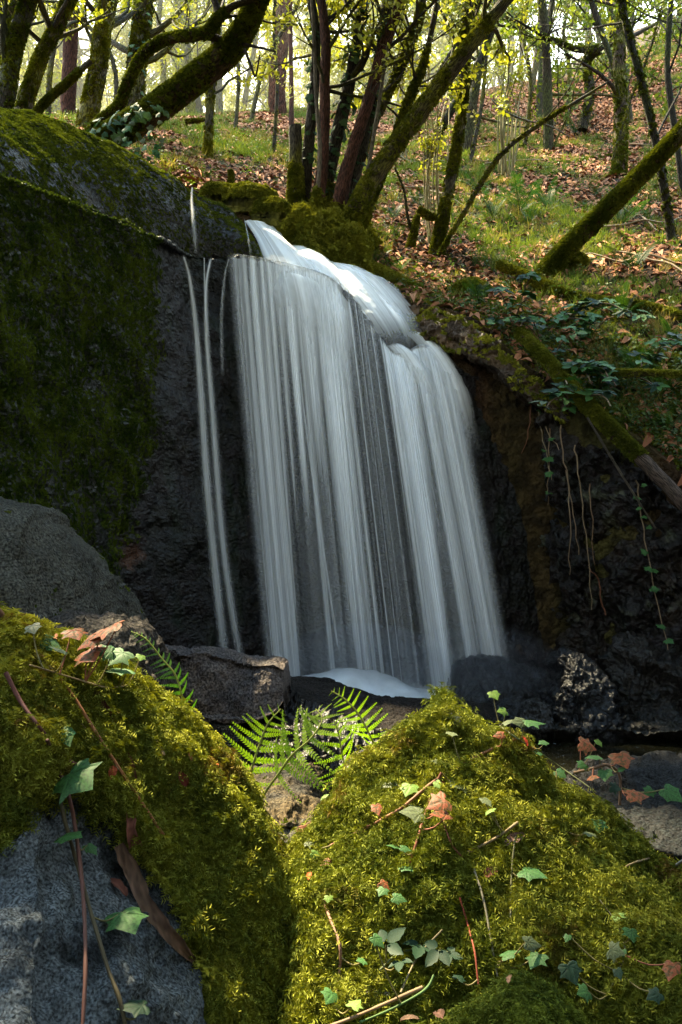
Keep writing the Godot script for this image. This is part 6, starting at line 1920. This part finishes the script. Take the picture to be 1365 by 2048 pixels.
		wpart(t, "stem", a.mesh(), M.twig)
		for k in e[1]:
			var c: Vector3 = line[int(rnd(0.05, 1.0) * (line.size() - 1))][0]
			lpart(t, "leaf", MESH.ivy, M.ivy_green, Transform3D(basis_up(Vector3(rnd(-0.4, 0.4), 0.8, rnd(0.3, 1)).normalized(), rnd(0, TAU), rnd(0.025, 0.045)), c + Vector3(rnd(-0.02, 0.02), 0, 0.015) - t.position))
	# the ivy clump at the foot of the leaning trunk hangs over the slab
	var iv := thing("ivy", "ivy clump with shiny leaves hanging at the foot of the huge leaning trunk", "ivy", P(300, 300, 5.9))
	for k in 34:
		var c := P(rnd(235, 325), rnd(225, 318), rnd(5.75, 6.0))
		lpart(iv, "leaf", MESH.ivy, M["ivy_green" if rng.randf() < 0.6 else "ivy_olive"], Transform3D(basis_up(Vector3(rnd(-0.5, 0.5), 0.3, rnd(0.5, 1)).normalized(), rnd(0, TAU), rnd(0.03, 0.05)), c - iv.position))

func dead_leaf(label: String, p: Patch, u: float, v: float, px: float, col: Color, lift := 0.02, stretch := 1.0) -> void:
	var q := on_patch(p, u, v)
	var d: float = -q[0].z - lift
	var at := P(u, v, d)
	var o := MeshInstance3D.new()
	o.name = numbered("dead_leaf")
	var a := Acc.new()
	var len_ := px / F * d
	for e in 2:
		pass
	# a crumpled sheet with its own midrib fold
	var first := a.v.size()
	for j in 11:
		var t := j / 10.0
		var w := len_ * 0.28 / stretch * pow(sin(PI * (0.06 + 0.9 * t)), 0.7) * (1.0 + 0.25 * nf.get_noise_1d(j * 3.1 + u))
		for k in 7:
			var x := k / 3.0 - 1.0
			var y := 0.10 * len_ * (absf(x) - 0.4) + 0.10 * len_ * sin(t * 3.0) + 0.05 * len_ * nf.get_noise_2d(x * 2.0 + u, t * 5.0)
			a.put(Vector3(x * w, y, -len_ * (t - 0.5)), Vector3.UP, Vector2(x, t), col * (0.8 + 0.25 * nf.get_noise_2d(x * 3.0, t * 9.0 + v)) if absf(x) > 0.1 else col * 1.25)
	for j in 10:
		for k in 6:
			var i := first + j * 7 + k
			a.quad(i, i + 7, i + 8, i + 1)
	o.mesh = smoothed(a.mesh())
	o.material_override = M.litter
	add_child(o)
	var up: Vector3 = (q[1] + Vector3(rnd(-0.3, 0.3), 0.2, rnd(0, 0.4))).normalized()
	o.transform = Transform3D(basis_up(up, rnd(0, TAU), 1.0), at)
	tag(o, label, "leaf", "dead leaves on the boulders")

func strip(label: String, p: Patch, pts: Array, col: Color) -> void:
	var raw := []
	for c in pts:
		var q := on_patch(p, c[0], c[1])
		var d: float = -q[0].z - 0.02
		raw.append([P(c[0], c[1], d), c[2] * 0.5 / F * d])
	var line := curve_of(raw, 6)
	var a := Acc.new()
	var first := a.v.size()
	var n := line.size()
	for j in n:
		var d: Vector3 = (line[mini(j + 1, n - 1)][0] - line[maxi(j - 1, 0)][0]).normalized()
		var side := d.cross(Vector3(0.3, 0.3, 0.9)).normalized()
		var face := side.cross(d)
		for k in 7:
			var x := k / 3.0 - 1.0
			var w: float = line[j][1] * (1.0 + 0.22 * nf.get_noise_2d(j * 0.22, 2.0 * signf(x)) + 0.14 * nf.get_noise_2d(j * 1.3, 5.0 * signf(x)))
			a.put(line[j][0] + side * x * w + face * (0.5 * x * x * w + 0.004 * nf.get_noise_2d(x * 2.0, j * 0.8)), face, Vector2(x, j), col * (0.7 + 0.5 * nf.get_noise_2d(x * 2.5, j * 0.35) + 0.25 * nf.get_noise_2d(x * 7.0, j * 1.1)) )
	for j in n - 1:
		for k in 6:
			var i := first + j * 7 + k
			a.quad(i, i + 7, i + 8, i + 1)
	var o := MeshInstance3D.new()
	o.name = numbered("bark_strip")
	o.mesh = smoothed(a.mesh())
	o.material_override = M.litter
	add_child(o)
	tag(o, label, "bark")

func build_litter() -> void:
	var p: Patch = LB[1]
	strip("long curled brown dead leaf strip lying down the left granite face", p, [[238, 1690, 20], [262, 1740, 34], [288, 1800, 30], [325, 1850, 28], [360, 1890, 22], [392, 1925, 8]], Color(0.17, 0.10, 0.065))
	strip("reddish dead leaf strip hanging from the left moss above the granite", p, [[238, 1480, 14], [258, 1540, 26], [266, 1600, 30], [262, 1650, 18], [270, 1690, 26]], Color(0.26, 0.10, 0.07))
	strip("crumbling dark red bark in the groove behind the ivy leaves", p, [[165, 1340, 22], [190, 1390, 26], [215, 1440, 26], [240, 1475, 18]], Color(0.12, 0.045, 0.03))
	dead_leaf("curled brown dead leaf on the strip above the granite", p, 282, 1660, 46, Color(0.28, 0.12, 0.06))
	dead_leaf("dark red dead leaf low on the granite face", p, 236, 1776, 48, Color(0.12, 0.045, 0.03), 0.012)
	dead_leaf("small red dead leaf beside the orange-brown stalk", p, 225, 1545, 30, Color(0.35, 0.08, 0.03), 0.03)
	dead_leaf("dark maroon dead leaf on the lit moss at left", p, 366, 1558, 34, Color(0.14, 0.03, 0.02), 0.03)
	dead_leaf("tiny orange-red leaf at the edge of the left moss by the fern", p, 430, 1532, 28, Color(0.5, 0.1, 0.03), 0.03)
	dead_leaf("small rusty leaf on the left moss near the crest", p, 380, 1515, 18, Color(0.4, 0.16, 0.07), 0.03)
	dead_leaf("brown leaf fragment under the ivy on the left boulder", p, 110, 1275, 30, Color(0.4, 0.18, 0.1), 0.05)
	p = RB[1]
	dead_leaf("round brown dead leaf low on the right boulder's left flank", p, 600, 1914, 34, Color(0.2, 0.08, 0.05), 0.02, 0.7)
	dead_leaf("small brown dead leaf right of the round one", p, 632, 1932, 26, Color(0.18, 0.09, 0.05))
	dead_leaf("grey-brown curled dead leaf under the pale looping ivy stem", p, 1030, 1680, 44, Color(0.16, 0.09, 0.07))
	dead_leaf("dark brown dead leaf on the shaded middle of the right boulder", p, 982, 1745, 34, Color(0.14, 0.05, 0.03))
	dead_leaf("bright red scrap of leaf on the crest of the right boulder", p, 1050, 1483, 22, Color(0.5, 0.05, 0.02), 0.04)
	dead_leaf("orange-red slip of leaf standing in the lower moss", p, 619, 1752, 20, Color(0.45, 0.1, 0.03), 0.03)
	dead_leaf("crumpled red leaf behind the holed ivy leaves", p, 890, 1578, 34, Color(0.28, 0.05, 0.03), 0.02)
	dead_leaf("brown dead leaf in the dip at the boulder's right side", p, 1160, 1615, 36, Color(0.24, 0.10, 0.05))
	p = FB[1]
	dead_leaf("brown dead leaf on the low front rock", p, 880, 2030, 40, Color(0.26, 0.13, 0.08), 0.015)
	dead_leaf("pale torn dead leaf near the left end of the low front rock", p, 820, 2040, 40, Color(0.34, 0.2, 0.12), 0.015)
	dead_leaf("pale brown dead leaf on the crest of the low front rock", p, 1020, 1958, 22, Color(0.34, 0.18, 0.1), 0.015)
